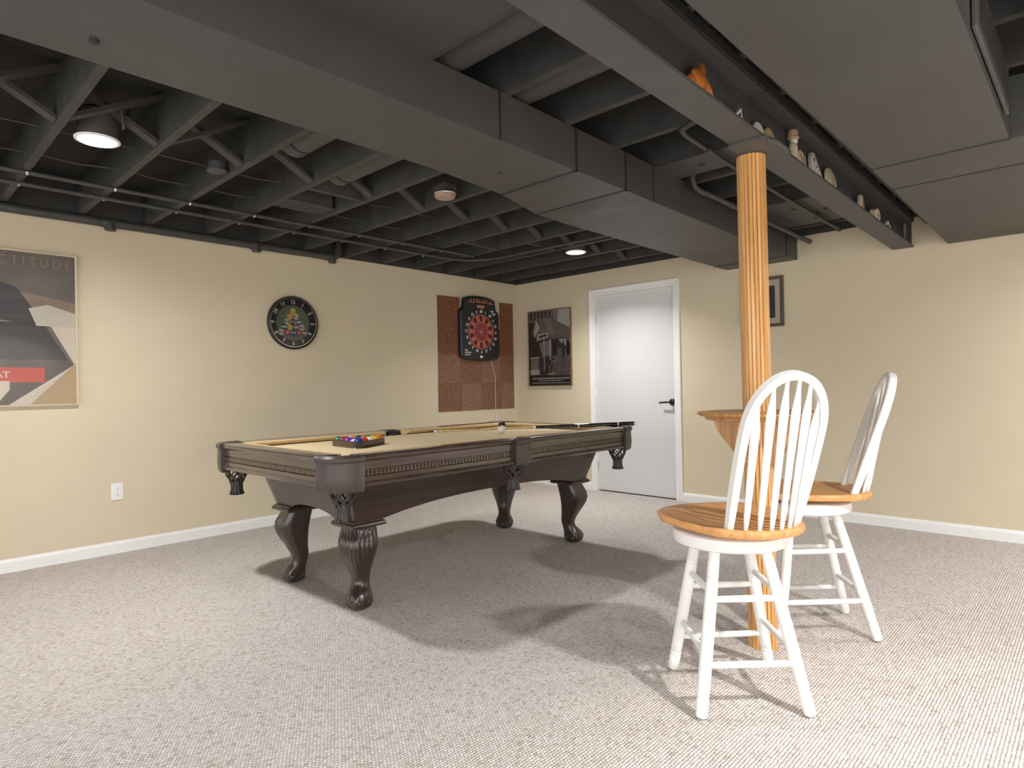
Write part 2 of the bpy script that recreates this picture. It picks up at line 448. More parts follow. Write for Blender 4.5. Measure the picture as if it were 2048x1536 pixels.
for y, l, r in (XS[3], XS[6], XS[7]):
    bm = bmesh.new(); bx(bm, r - 2.901, y + 4.495, 0, r - 2.897, y + 4.505, .2005); obj('duct_seam', bm, M['seam'], t, smooth=False)
for x, y in ((2.98, -3.30), (2.95, -4.9)):
    bm = bmesh.new(); lathe(bm, [(.010, -.012), (.013, -.012), (.013, .0)], 12, (x - 2.9, y + 4.5, 0)); obj('duct_plug', bm, M['seam'], t)
t = thing('air_duct', 'wide charcoal return duct at the upper right that turns toward the right', 'duct', (4.5, -3, 2.07))
bm = bmesh.new()
box_duct(bm, [(RY + 3.1, 4.265 - 4.5, .25), (-3.2, 4.265 - 4.5, .25), (.82, 4.255 - 4.5, .245)], 0, .2475)
box_duct(bm, [(.82, 4.255 - 4.5, .52), (1.23, 4.248 - 4.5, .52), (2.97, 4.215 - 4.5, .52)], 0, .2475)
obj('duct_body', bm, M['duct'], t, smooth=False)
for y, l, r in ((.82, 4.255 - 4.5, .243), (1.23, 4.248 - 4.5, .52), (-3.2, 4.265 - 4.5, .25)):
    bm = bmesh.new(); seam(bm, y, l, r, 0, .2475, .003, .005); obj('duct_seam', bm, M['seam'], t, smooth=False)
bm = bmesh.new(); bx(bm, .249, -.20, .03, .262, .62, .20); obj('vent_grille', bm, M['steel'], t, smooth=False, bevel=.003)
bm = bmesh.new()
for k in range(7): bx(bm, .262, -.15, .055 + k * .018, .266, .57, .063 + k * .018)
obj('vent_slats', bm, M['seam'], t, smooth=False)
# round branch ducts in the joist bays
def round_duct(y, x0, x1, label, cap):
    t = thing('round_duct', label, 'duct', (x0, y, 2.42))
    bm = bmesh.new(); r = .088
    tube(bm, [(0, 0, 0), (x1 - x0, 0, 0)], r, 36); obj('pipe_body', bm, M['duct'], t)
    bm = bmesh.new(); lathe(bm, [(r + .003, -.004), (r + .004, 0), (r + .003, .012)], 36, (.08, 0, 0), 'X', caps=(False, False)); obj('crimp_ring', bm, M['seam'], t)
    if cap:
        bm = bmesh.new()
        n = 24; ra = []; rb = []
        for k in range(n):
            a = 2 * PI * k / n
            ra.append((-.002, r * math.cos(a), r * math.sin(a)))
            rb.append((-.11, r * .95 * math.cos(a), .03 + .055 * math.sin(a)))
        loft(bm, [ra, rb]); obj('end_cap', bm, M['duct'], t)
round_duct(JY[12] + .135, 1.95, 4.20, 'larger round charcoal branch duct with flattened end between the joists', True)
round_duct(JY[13] + .13, 1.70, 4.20, 'round charcoal branch duct behind the flattened one between the next joists', False)
# large round elbow off the right duct
t = thing('round_duct', 'large round charcoal duct elbow beside the right duct at the frame edge', 'duct', (5.15, -2.75, 2.32))
bm = bmesh.new(); tube(bm, [(-.28, .0, .02), (-.18, 0, .02), (-.06, .0, .02), (.05, .0, .02), (.6, .0, .02), (1.6, 0, .02)], [.15, .155, .165, .165, .16, .16], 36); obj('pipe_body', bm, M['duct'], t)
bm = bmesh.new(); lathe(bm, [(.168, -.02), (.170, 0), (.168, .02)], 36, (-.03, 0, .02), 'X', caps=(False, False)); obj('crimp_ring', bm, M['seam'], t)
# steel beam on the post
def beamx(y): return 3.9365 - .0140 * y
t = thing('steel_beam', 'charcoal steel I beam resting on the oak post with small carvings along its ledge', 'beam', (beamx(-2.74), -2.74, 2.083))
def ibeam(y0, y1, zo, name):
    bm = bmesh.new(); hw, H, tf, tw = .0665, .196, .011, .0035
    prof = [(-hw, 0), (hw, 0), (hw, tf), (tw, tf + .003), (tw, H - tf - .003), (hw, H - tf), (hw, H), (-hw, H), (-hw, H - tf), (-tw, H - tf - .003), (-tw, tf + .003), (-hw, tf)]
    x_ = lambda y: beamx(y) - beamx(-2.74)
    loft(bm, [[(x_(y) + px, y + 2.74, pz + zo) for px, pz in prof] for y in (y0, y1)])
    obj(name, bm, M['steel'], t, smooth=False)
ibeam(RY + .05, -2.875, .0, 'beam_section'); ibeam(-2.865, -.001, .002, 'beam_section')
bm = bmesh.new(); bx(bm, -.075, -.16, -.012, .085, .10, .002); obj('splice_plate', bm, M['steel'], t, smooth=False, bevel=.002)
bm = bmesh.new(); tube(bm, [(.072, -.13, -.006), (.088, -.09, -.006), (.088, .03, -.006), (.080, .06, -.006)], .010, 10); obj('clamp', bm, M['steel'], t)
bm = bmesh.new(); x_ = lambda y: beamx(y) - beamx(-2.74)
loft(bm, [[(x_(y) + px, y + 2.74, pz) for px, pz in ((-.07, .197), (.07, .197), (.07, .2345), (-.07, .2345))] for y in (RY + .05, -.001)])
obj('wood_plate', bm, M['darkwood'], t, smooth=False)
bm = bmesh.new(); bx(bm, -.009, 2.705, .012, .062 - .045, 2.737, .185); obj('web_stiffener', bm, M['steel'], t, smooth=False)
def pipe(name, label, pts, r, seg=14, clips=None, cat='pipe', m='pipe', rings=None):
    o = Vector(pts[0]); t = thing(name, label, cat, o)
    bm = bmesh.new(); tube(bm, [Vector(p) - o for p in pts], r, seg); obj('pipe_run', bm, M[m], t)
    for c in clips or []:
        c = Vector(c) - o
        bm = bmesh.new(); lathe(bm, [(r + .0015, -.006), (r + .004, 0), (r + .0015, .006)], 16, (0, 0, 0), 'X', caps=(False, False))
        bx(bm, -.006, -r * .3, r, .006, r * .3, r + .016)
        q = obj('pipe_clip', bm, M['chrome'], t, loc=c, rot=(0, 0, PI / 2))
    for (c, ax, rr, hl) in rings or []:
        c = Vector(c) - o; bm = bmesh.new()
        lathe(bm, [(rr * .92, -hl), (rr, -hl * .8), (rr, hl * .8), (rr * .92, hl)], 18, (0, 0, 0), 'X'); obj('coupling', bm, M[m], t, loc=c, rot=(0, 0, PI / 2 if ax == 'Y' else 0))
    return t
pipe('water_pipe', 'charcoal water pipe under the joists, the one farther from the left wall', [(.84, -8.8, 2.300), (.86, -3.2, 2.300), (.87, -1.75, 2.300), (.87, -1.50, 2.300)], .0125, clips=[(.855, y, 2.300) for y in JY if -5.2 < y < -1.8])
pipe('water_pipe', 'charcoal water pipe under the joists, the one nearer the left wall', [(.60, -8.8, 2.300), (.62, -3.2, 2.300), (.64, -1.6, 2.300), (.70, -1.40, 2.302), (.85, -1.30, 2.302), (1.0, -1.27, 2.302), (1.9, -1.25, 2.302), (2.55, -1.25, 2.302)], .0125, clips=[(.61, y, 2.300) for y in JY if -5.2 < y < -1.6])
t = pipe('drain_pipe', 'thick charcoal drain pipe hugging the top of the left wall', [(.055, -8.8, 2.284), (.055, -2.46, 2.286), (.055, -2.41, 2.30), (.055, -2.395, 2.34), (.055, -2.39, 2.55)], .030, rings=[((.055, -4.16, 2.284), 'Y', .034, .045), ((.055, -3.14, 2.284), 'Y', .034, .05), ((.055, -2.50, 2.286), 'Y', .034, .04)])
for y in (-4.16, -3.14, -2.46):
    bm = bmesh.new(); tube(bm, [(0.01, y + 8.8, .0), (.014, y + 8.8, -.045)], [.030, .030], 18); lathe(bm, [(.034, -.052), (.034, -.030)], 18, (.014, y + 8.8, 0)); obj('cleanout', bm, M['pipe'], t)
t = pipe('gas_pipe', 'black gas pipe with an elbow running beside the main duct to the back wall', [(3.285, -2.00, 2.55), (3.285, -2.00, 2.29), (3.287, -1.985, 2.258), (3.293, -1.94, 2.246), (3.30, -1.8, 2.245), (3.285, -.02, 2.245)], .017, rings=[((3.298, -1.52, 2.245), 'Y', .022, .02)])
pipe('conduit_pipe', 'thin charcoal conduit running under the joists just left of the steel beam', [(3.72, -2.735, 2.55), (3.72, -2.735, 2.33), (3.70, -2.735, 2.305), (3.64, -2.735, 2.295), (3.60, -2.72, 2.290), (3.585, -2.66, 2.290), (3.56, -2.2, 2.290), (3.54, -1.2, 2.290), (3.53, -.1, 2.290)], .013, rings=[((3.573, -2.40, 2.29), 'Y', .021, .018), ((3.552, -1.62, 2.29), 'Y', .021, .018), ((3.535, -.62, 2.29), 'Y', .021, .018), ((3.53, -.12, 2.29), 'Y', .021, .018)])
t = pipe('vent_pipe', 'charcoal pipe running high beside the steel beam behind the carvings', [(4.205, -8.6, 2.262), (4.135, -2.6, 2.262), (4.10, -.02, 2.262)], .030, rings=[((4.135, -2.52, 2.262), 'Y', .034, .012), ((4.125, -1.86, 2.262), 'Y', .034, .012), ((4.115, -1.02, 2.262), 'Y', .034, .012)])
# loose wire drooping on the beam web
o = Vector((beamx(-4.0) + .045, -4.0, 2.285))
P = [(-4.0, 2.285), (-3.55, 2.272), (-3.30, 2.262), (-3.15, 2.232), (-3.02, 2.210), (-2.93, 2.208), (-2.82, 2.225), (-2.66, 2.236), (-2.5, 2.24), (-2.2, 2.25), (-1.8, 2.255)]
bm = bmesh.new(); tube(bm, [Vector((beamx(y) + .015, y, z)) - o for y, z in P], .0016, 6)
tag(obj('loose_wire', bm, M['pipe'], loc=o), 'thin grey wire drooping across the web of the steel beam', 'wire')
# cables stapled through the joists
for x, zz, lab in ((1.35, 2.40, 'thin dark cable threaded through the joists farther from the left wall'), (.98, 2.38, 'thin dark cable threaded through the joists nearer the left wall')):
    pts = []
    for k, y in enumerate(JY[7:21]):
        pts += [(x + random.uniform(-.03, .03), y, zz), (x + random.uniform(-.03, .03), y + .2, zz - .012)]
    o = Vector(pts[0]); bm = bmesh.new(); tube(bm, [Vector(p) - o for p in pts], .004, 6)
    tag(obj('ceiling_cable', bm, M['white_ink'] if False else M['pipe'], loc=o), lab, 'cable')
# sheet metal panels closing joist bays between main duct and beam
def panel(x0, y0, x1, y1, label, holes=()):
    t = thing('bay_panel', label, 'panel', ((x0 + x1) / 2, (y0 + y1) / 2, ZJ - .004))
    bm = bmesh.new(); bx(bm, x0 - (x0 + x1) / 2, y0 - (y0 + y1) / 2, 0, (x1 - x0) / 2, (y1 - y0) / 2, .0035); obj('sheet', bm, M['duct'], t, smooth=False)
    for x, y in holes:
        bm = bmesh.new(); lathe(bm, [(.012, -.006), (.016, -.006), (.016, 0)], 14, (x - (x0 + x1) / 2, y - (y0 + y1) / 2, 0)); obj('plug', bm, M['seam'], t)
panel(3.20, -5.6, 3.92, JY[12] - .01, 'large flat charcoal panel under the joists at the top edge of the photo', ((3.50, -4.22),))
panel(3.20, JY[16] - .015, 3.92, -2.03, 'flat charcoal panel closing one joist bay beside the oak post', ((3.42, -2.16),))
panel(3.20, JY[19] - .015, 3.92, JY[21] - .1, 'flat charcoal panel closing the joist bays nearest the back wall', ((3.45, -.85), (3.62, -.72), (3.5, -.5)))
# register box between the joists
t = thing('register_box', 'charcoal register box with a two pane grille between the joists left of the main duct', 'vent', (1.16, JY[13] + .20, 2.335))
bm = bmesh.new(); a, b_ = .085, .165
bx(bm, -a, -b_, .004, a, b_, .10); obj('boot', bm, M['duct'], t, smooth=False)
bm = bmesh.new()
for q in ((-a - .012, -b_ - .012, a + .012, -b_ + .008), (-a - .012, b_ - .008, a + .012, b_ + .012), (-a - .012, -b_, -a + .008, b_), (a - .008, -b_, a + .012, b_), (-a, -.006, a, .006)):
    bx(bm, q[0], q[1], -.006, q[2], q[3], .004)
obj('grille_frame', bm, M['duct'], t, smooth=False)
bm = bmesh.new()
for k in range(16): bx(bm, -a + .01 + k * .0104, -b_, -.002, -a + .014 + k * .0104, b_, .003)
obj('grille_slats', bm, M['steel'], t, smooth=False)
# smoke detector, junction plate
t = thing('smoke_detector', 'yellowed smoke detector hanging below a joist left of the main duct', 'smoke detector', (2.04, JY[14] + .27, 2.312))
ms = mat('yellowed_plastic', (.40, .27, .22), .5, var=.15)
bm = bmesh.new(); lathe(bm, [(.040, -.022), (.058, -.018), (.066, -.006), (.066, .004), (.06, .01)], 32); obj('housing', bm, ms, t)
bm = bmesh.new(); lathe(bm, [(.068, .004), (.070, .008), (.068, .014)], 32); obj('mounting_ring', bm, M['chrome'], t)
bm = bmesh.new(); bx(bm, -.05, -.05, .012, .05, .05, .06); obj('electrical_box', bm, M['steel'], t, smooth=False)
t = thing('junction_box', 'small round charcoal junction plate beside a joist left of the smoke detector', 'junction box', (1.47, JY[11] + .34, 2.325))
bm = bmesh.new(); lathe(bm, [(.050, 0), (.055, .003), (.055, .008), (.045, .012), (.045, .05)], 28); obj('cover_plate', bm, M['duct'], t)

# ------------------------------------------------------------------ recessed lamps
def lamp(x, y, label, power, spread=128, vis=True):
    t = thing('recessed_light', label, 'ceiling light', (x, y, ZJ), 0., 'recessed ceiling lights')
    bm = bmesh.new(); lathe(bm, [(.078, .004), (.083, .03), (.083, .13), (.06, .15)], 32, caps=(False, True)); obj('can_housing', bm, M['steel'], t)
    bm = bmesh.new(); lathe(bm, [(.074, .018), (.078, .002), (.080, -.003), (.094, -.001), (.095, .004), (.088, .006)], 48, caps=(False, False)); obj('trim_ring', bm, M['trimring'], t)
    bm = bmesh.new(); lathe(bm, [(.0, .0145), (.03, .015), (.0745, .0185)], 40, caps=(False, False)); obj('lens', bm, M['lens'], t)
    for s_ in (-1, 1):
        bm = bmesh.new(); bx(bm, s_ * .089 - .011, -.012, .10, s_ * .089 + .011, .012, .12); obj('hanger_bracket', bm, M['steel'], t, smooth=False)
    bm = bmesh.new(); tube(bm, [(.07, .03, .12), (.12, .05, .14), (.16, .06, .11), (.15, .07, .06), (.11, .08, .05), (.09, .1, .1), (.08, .12, .2)], .008, 8); obj('supply_cable', bm, M['pipe'], t)
    li = bpy.data.lights.new('lamp_light', 'AREA'); li.shape = 'DISK'; li.size = .14; li.energy = power; li.spread = math.radians(spread); li.color = (1., .99, .98)
    lo = bpy.data.objects.new('lamp_light', li); COL.objects.link(lo); lo.parent = t; lo.location = (0, 0, .012)
    return t
LAMPS = [
    (1.545, JY[10] + .165, 36, 168, 'glowing recessed ceiling light above the near end of the pool table'),
    (1.545, JY[19] + .195, 19, 130, 'glowing recessed ceiling light in front of the white door'),
    (5.80, JY[12] + .23, 70, 150, ''), (5.80, JY[19] + .2, 34, 150, ''),
    (5.80, JY[5] + .2, 50, 150, ''), (5.80, JY[1] + .2, 90, 150, ''), (7.9, JY[5] + .2, 110, 150, ''), (7.9, JY[1] + .2, 110, 150, ''), (7.9, JY[12] + .2, 100, 150, ''),  # unseen lamps added to fill the room with light
]
for x, y, pw, spd, lab in LAMPS:
    lamp(x, y, lab or 'recessed ceiling light outside the picture', pw, spd)

# ------------------------------------------------------------------ wall pieces
def wall_thing(name, label, cat, side, u, v):
    if side == 'L': return thing(name, label, cat, (0, u, v), PI / 2)
    return thing(name, label, cat, (u, 0, v), 0)
def framed(t, w, h, fw, fd, fmat, profile=None):
    """hollow picture frame centred on the origin"""
    bm = bmesh.new()
    pr = profile or [(0, 0), (0, fd), (fw * .5, fd), (fw, fd - .004), (fw, 0)]
    rings = []
    for sx_, sz in ((-1, -1), (1, -1), (1, 1), (-1, 1)):
        rings.append([(sx_ * (w / 2 - d), -o, sz * (h / 2 - d)) for d, o in pr])
    rings.append(rings[0])
    loft(bm, rings, caps=(False, False))
    obj('frame', bm, fmat, t, smooth=False)
# outlet
t = wall_thing('wall_outlet', 'white double power outlet low on the left wall beside the pool table', 'outlet', 'L', -4.125, .428)
bm = bmesh.new(); prism(bm, rect(-.036, -.0585, .036, .0585), 0, .006); obj('cover_plate', bm, M['plastic_white'], t, smooth=False, bevel=.003)
for zc in (.021, -.021):
    bm = bmesh.new(); pts = [(.017 * math.cos(a) , zc + max(-.0135, min(.0135, .017 * math.sin(a)))) for a in [2 * PI * k / 32 for k in range(32)]]
    prism(bm, pts, .005, .0085); rc = obj('receptacle', bm, M['plastic_white'], t, smooth=False)
    bm = bmesh.new(); prism(bm, rect(-.0075, zc - .001, -.0055, zc + .007), .0084, .0088); prism(bm, rect(.0055, zc - .001, .0075, zc + .007), .0084, .0088); prism(bm, circ(0, zc - .007, .0026, 12), .0084, .0088)
    obj('slots', bm, M['plastic_black'], rc, smooth=False)
bm = bmesh.new(); lathe(bm, [(.003, .0055), (.003, .007), (.0015, .0075)], 12, (0, 0, 0), 'Y'); obj('screw', bm, M['chrome'], t)
# clock
t = wall_thing('wall_clock', 'round black wall clock with billiard balls on its green face', 'clock', 'L', -2.81, 1.685)
R = .226
bm = bmesh.new(); lathe(bm, [(R - .012, 0), (R, .006), (R, .030), (R - .006, .038), (R - .014, .036), (R - .017, .020)], 64, axis='Y', caps=(False, False)); obj('rim', bm, M['plastic_black'], t)
bm = bmesh.new(); lathe(bm, [(R - .016, .020), (R - .018, .030), (R - .023, .030), (R - .025, .020)], 64, axis='Y', caps=(False, False)); obj('inner_ring', bm, M['chrome'], t)
clk_green = mat('clock_green_face', (.13, .19, .12), .5, var=.25, vscale=8)
cb = [mat('clock_ball_' + n, c, .4) for n, c in (('yellow', (.62, .50, .08)), ('orange', (.62, .26, .08)), ('blue', (.06, .08, .24)), ('purple', (.16, .10, .28)), ('red', (.5, .08, .07)), ('maroon', (.28, .07, .06)), ('cream', (.62, .58, .42)))]
bm = bmesh.new(); flat(bm, circ(0, 0, R - .02, 64), .014); obj('dial', bm, M['plastic_black'], t, smooth=False)
bm = bmesh.new(); flat(bm, circ(0, 0, .145, 56), .0145, 0)
rb = .0265; row = [[0], [1, 6], [6, 2, 3], [2, 0, 3, 6], [6, 4, 2, 5, 3]]
for i, rr in enumerate(row):
    for j, ci in enumerate(rr):
        u = (j - (len(rr) - 1) / 2) * rb * 2.02; v = .100 - i * rb * 1.72
        flat(bm, circ(u, v, rb, 20), .0147 + .0001 * i, 1 + ci)
        if ci in (2, 6, 3): flat(bm, rect(u - rb * .8, v - rb * .3, u + rb * .8, v + rb * .3), .0152 + .0001 * i, 1 + (2 if ci == 6 else 6))
        flat(bm, circ(u + .002, v + .002, rb * .36, 14), .0157, 7)
flat(bm, [(-.09, -.085), (.09, -.085), (.06, -.115), (-.06, -.115)], .0148, 3)
obj('ball_picture', bm, [clk_green] + cb, t, smooth=False)
for k in range(12):
    n = k if k else 12
    a = 2 * PI * k / 12
    rot = -a if k in (10, 11, 0, 1, 2) else (-a + PI if k in (4, 5, 6, 7, 8) else -a)
    bm = bmesh.new(); text_into(bm, str(n), .044, wallM(.176 * math.sin(a), .176 * math.cos(a), .0155, rot), 0, .0004, .0012)
    obj('numeral', bm, M['white_ink'], t, smooth=False)
bm = bmesh.new()
for k in range(60):
    a = 2 * PI * k / 60; r0, r1 = (.145, .152) if k % 5 else (.143, .154); w_ = .0009 if k % 5 else .0017
    s_, c_ = math.sin(a), math.cos(a)
    flat(bm, [(r0 * s_ - w_ * c_, r0 * c_ + w_ * s_), (r0 * s_ + w_ * c_, r0 * c_ - w_ * s_), (r1 * s_ + w_ * c_, r1 * c_ - w_ * s_), (r1 * s_ - w_ * c_, r1 * c_ + w_ * s_)], .0152)
obj('minute_marks', bm, M['white_ink'], t, smooth=False)
hand_m = mat('brown_hand', (.10, .06, .03), .4); hand_y = mat('brass_hand', (.55, .45, .18), .35)
def hand(name, ang, ln, w_, m, lvl):
    bm = bmesh.new(); s_, c_ = math.sin(ang), math.cos(ang)
    pts = [(-w_, -.03), (w_, -.03), (w_ * .8, ln * .8), (0, ln), (-w_ * .8, ln * .8)]
    prism(bm, [(x * c_ + y * s_, -x * s_ + y * c_) for x, y in pts], lvl, lvl + .001); obj(name, bm, m, t, smooth=False)
hand('hour_hand', math.radians(-44), .10, .004, hand_y, .018)
hand('minute_hand', math.radians(179), .165, .004, hand_m, .020)
hand('second_hand', math.radians(-64), .13, .0012, hand_y, .022)
bm = bmesh.new(); lathe(bm, [(.006, .014), (.006, .024)], 16, axis='Y'); obj('hub', bm, hand_m, t)
bm = bmesh.new(); flat(bm, circ(0, 0, R - .017, 64), .029); obj('clock_glass', bm, M['glass'], t, smooth=False)

# cork tiles
cy = [-1.217, -.912, -.607, -.302, -.083]; cz = [.861, 1.157, 1.461, 1.766, 2.073]
rn = ['bottom row', 'second row from the bottom', 'second row from the top', 'top row']
cn = ['left edge of the panel', 'second from the left', 'third from the left', 'right edge by the corner']
for j in range(4):
    for i in range(4):
        if j == 3 and i in (1, 2): continue
        t_ = .0015
        dx = random.uniform(-.0025, .0025) if i == 0 else 0
        w_, h_ = cy[i + 1] - cy[i], cz[j + 1] - cz[j]
        bm = bmesh.new(); prism(bm, rect(-w_ / 2 + .0008, -h_ / 2 + .0008, w_ / 2 - .0008, h_ / 2 - .0008), 0, .0105)
        extra = ' under the dartboard' if j < 2 and i in (1, 2) else (' behind the dartboard' if i in (1, 2) else '')
        o = obj('cork_tile', bm, CORKS[0 if j >= 2 else (1 if (i + j) % 2 else 0)] if j < 2 else CORKS[2], smooth=False, bevel=.001, loc=(0, (cy[i] + cy[i + 1]) / 2 + dx, (cz[j] + cz[j + 1]) / 2), rot=(0, 0, PI / 2))
        tag(o, 'brown cork tile in the %s, %s' % (rn[j], cn[i]), 'cork tile', 'cork tiles on the wall around the dartboard')

# dartboard
t = wall_thing('dartboard', 'black electronic dartboard with red target hanging over the cork tiles', 'dartboard', 'L', -.655, 1.715); t.location.x = .0112
out = []
def arc(pts, n=8):
    return pts
w1, w2 = .228, .288
out = [(-.27, -.285), (-.18, -.308), (0, -.318), (.18, -.308), (.27, -.285), (.284, -.265), (w2, -.235), (w2, .205), (.280, .225), (.262, .243), (.243, .252), (.238, .27), (.228, .345), (.215, .365), (.12, .386), (0, .392), (-.12, .386), (-.215, .365), (-.228, .345), (-.238, .27), (-.243, .252), (-.262, .243), (-.280, .225), (-w2, .205), (-w2, -.235), (-.284, -.265)]
bm = bmesh.new()
loft(bm, [[(u, 0, v) for u, v in out], [(u, -.040, v) for u, v in out], [(u * .975, -.052, v * .975) for u, v in out], [(u * .95, -.055, v * .95) for u, v in out]])
obj('cabinet', bm, M['plastic_black'], t, smooth=False)
bm = bmesh.new(); lathe(bm, [(.250, .050), (.250, .058), (.244, .060), (.198, .060), (.194, .054)], 64, axis='Y', caps=(False, False)); obj('number_ring', bm, M['plastic_black'], t)
dm = [mat('dart_' + n, c, .5) for n, c in (('salmon', (.50, .135, .085)), ('maroon', (.075, .014, .012)), ('red', (.36, .045, .04)), ('darkred', (.19, .018, .018)), ('web', (.50, .25, .25)), ('grey', (.42, .33, .31)))]
bm = bmesh.new(); D0 = .057
def ring(r0, r1, a0, a1, mi, n=3, w=D0):
    pts = [(r1 * math.sin(a0 + (a1 - a0) * k / n), r1 * math.cos(a0 + (a1 - a0) * k / n)) for k in range(n + 1)]
    pts += [(r0 * math.sin(a1 - (a1 - a0) * k / n), r0 * math.cos(a1 - (a1 - a0) * k / n)) for k in range(n + 1)]
    flat(bm, pts, w, mi)
for k in range(20):
    a0 = 2 * PI * (k - .5) / 20; a1 = a0 + 2 * PI / 20
    ring(.012, .100, a0, a1, 2 if k % 2 else 3); ring(.104, .114, a0, a1, 2 if k % 2 else 0)
    ring(.114, .172, a0, a1, 0 if k % 2 else 1); ring(.172, .186, a0, a1, 2)
for r0, r1 in ((.100, .104), (.186, .191)): ring(r0, r1, 0, 2 * PI - 1e-4, 4, 80)
flat(bm, circ(0, 0, .012, 20), D0 + .001, 5)
for k in range(20):
    a = 2 * PI * (k - .5) / 20; s_, c_ = math.sin(a), math.cos(a); w_ = .0009
    flat(bm, [(.012 * s_ - w_ * c_, .012 * c_ + w_ * s_), (.012 * s_ + w_ * c_, .012 * c_ - w_ * s_), (.19 * s_ + w_ * c_, .19 * c_ - w_ * s_), (.19 * s_ - w_ * c_, .19 * c_ + w_ * s_)], D0 + .0006, 4)
obj('target', bm, dm, t, smooth=False)
bm = bmesh.new()
for k, n in enumerate((20, 1, 18, 4, 13, 6, 10, 15, 2, 17, 3, 19, 7, 16, 8, 11, 14, 9, 12, 5)):
    a = 2 * PI * k / 20
    text_into(bm, str(n), .043, wallM(.222 * math.sin(a), .222 * math.cos(a), .0605), 0, .0003, .0012)
obj('numbers', bm, M['white_ink'], t, smooth=False)
scr = mat('score_window', (.02, .012, .01), .15); led = mat('faded_orange_print', (.42, .20, .13), .5)
bm = bmesh.new(); flat(bm, [(-.20, .31), (.20, .31), (.205, .345), (.11, .365), (0, .370), (-.11, .365), (-.205, .345)], .0565, 0)
for u0, u1, v in ((-.19, -.085, .312), (-.07, .03, .316), (.035, .085, .316), (.10, .19, .312)):
    flat(bm, rect(u0, v, u1, v + .012), .057, 1)
for k in range(8): flat(bm, rect(-.15 + k * .042, .336, -.135 + k * .042 + .006 * (k % 3), .352 - .003 * (k % 2)), .057, 1)
flat(bm, rect(-.055, .258, .055, .290), .0567, 1)
obj('score_display', bm, [scr, led], t, smooth=False)
bm = bmesh.new()
for i in range(3):
    for j in range(4):
        if i == 0 and j > 1: continue
        prism(bm, circ(-.235 + j * .025, -.205 - i * .024, .0075, 12), .05, .058, 1 if (i == 2 and j == 3) else 0)
obj('buttons', bm, [M['white_ink'], dm[2]], t, smooth=False)
bm = bmesh.new()
for u, v, w_ in ((.165, .235, .05), (.18, .222, .03), (.195, .205, .055), (.2, .19, .03)): flat(bm, rect(u - .02, v, u - .02 + w_, v + .008), .0562)
flat(bm, circ(0, -.272, .022, 20, .014), .0562)
obj('printed_marks', bm, M['white_ink'], t, smooth=False)
bm = bmesh.new(); tube(bm, [(.20, -.004, -.30), (.255, -.006, -.5), (.25, -.010, -.86), (.262, -.010, -.97), (.235, -.008, -1.1), (.24, -.008, -1.3), (.25, -.008, -1.6), (.25, -.008, -1.70)], .0022, 6); obj('power_cord', bm, M['plastic_white'], t)

# train-era style poster replaced by plain shapes in the same colours
t = wall_thing('framed_poster', 'large framed brown poster with red band at the left edge of the photo', 'poster', 'L', -4.348 - .38, 1.5375)
W, H = .76, .995
crm = mat('cream_frame', (.52, .44, .33), .4)
framed(t, W, H, .010, .030, crm)
pm = [mat('print_' + n, c, .55, var=v_, vscale=2.2) for n, c, v_ in (('dusk', (.115, .095, .080), .35), ('umber', (.075, .060, .050), .25), ('slate', (.030, .029, .030), .3), ('tan', (.36, .25, .13), .12), ('cream', (.50, .44, .35), .08), ('red', (.42, .045, .028), .05), ('pale', (.44, .40, .33), .05), ('ink', (.26, .20, .14), .05), ('brown', (.20, .145, .10), .2))]
bm = bmesh.new(); z_ = .012
flat(bm, rect(-.372, -.4915, .372, .4915), z_, 0)
flat(bm, [(-.37, .32), (.37, .18), (.37, .05), (-.37, .05)], z_ + .0003, 8)
flat(bm, [(-.37, .30), (-.05, .30), (.06, .26), (.13, .15), (.20, .03), (.33, -.20), (-.37, -.20)], z_ + .0006, 2)
flat(bm, [(-.37, -.2), (.33, -.2), (.355, -.235), (.02, -.49), (-.37, -.49)], z_ + .0006, 1)
flat(bm, [(.12, .13), (.22, .16), (.372, .11), (.372, .02), (.16, .02)], z_ + .0009, 6)
flat(bm, [(.235, .02), (.372, .02), (.372, -.225), (.362, -.225)], z_ + .0007, 4)
flat(bm, [(.372, -.215), (.372, -.49), (.10, -.49)], z_ + .0009, 3)
flat(bm, [(.372, -.215), (.356, -.235), (.01, -.49), (.12, -.49)], z_ + .0011, 4)
flat(bm, rect(-.37, -.345, .20, -.250), z_ + .0012, 5)
flat(bm, [(-.37, -.335), (.02, -.335), (.02, -.39), (-.05, -.49), (-.15, -.49), (-.12, -.39), (-.37, -.38)], z_ + .0013, 4)
for k in range(9): flat(bm, [(.36 - k * .03, -.245 - k * .024), (.372, -.245 - k * .024 + .004 * k), (.372, -.247 - k * .024 + .004 * k), (.36 - k * .03, -.247 - k * .024)], z_ + .0013, 7)
fit_text(bm, 'CTITUDE', wallM(.158, .432, z_ + .0012), .375, .058, 7, .0003, -.012, 1.5)
fit_text(bm, 'TAT', wallM(-.035, -.295, z_ + .0016), .115, .040, 6, .0003, .03, 1.05)
obj('print', bm, pm, t, smooth=False)
bm = bmesh.new(); flat(bm, rect(-.371, -.4905, .371, .4905), .022); obj('glass', bm, M['glass'], t, smooth=False)

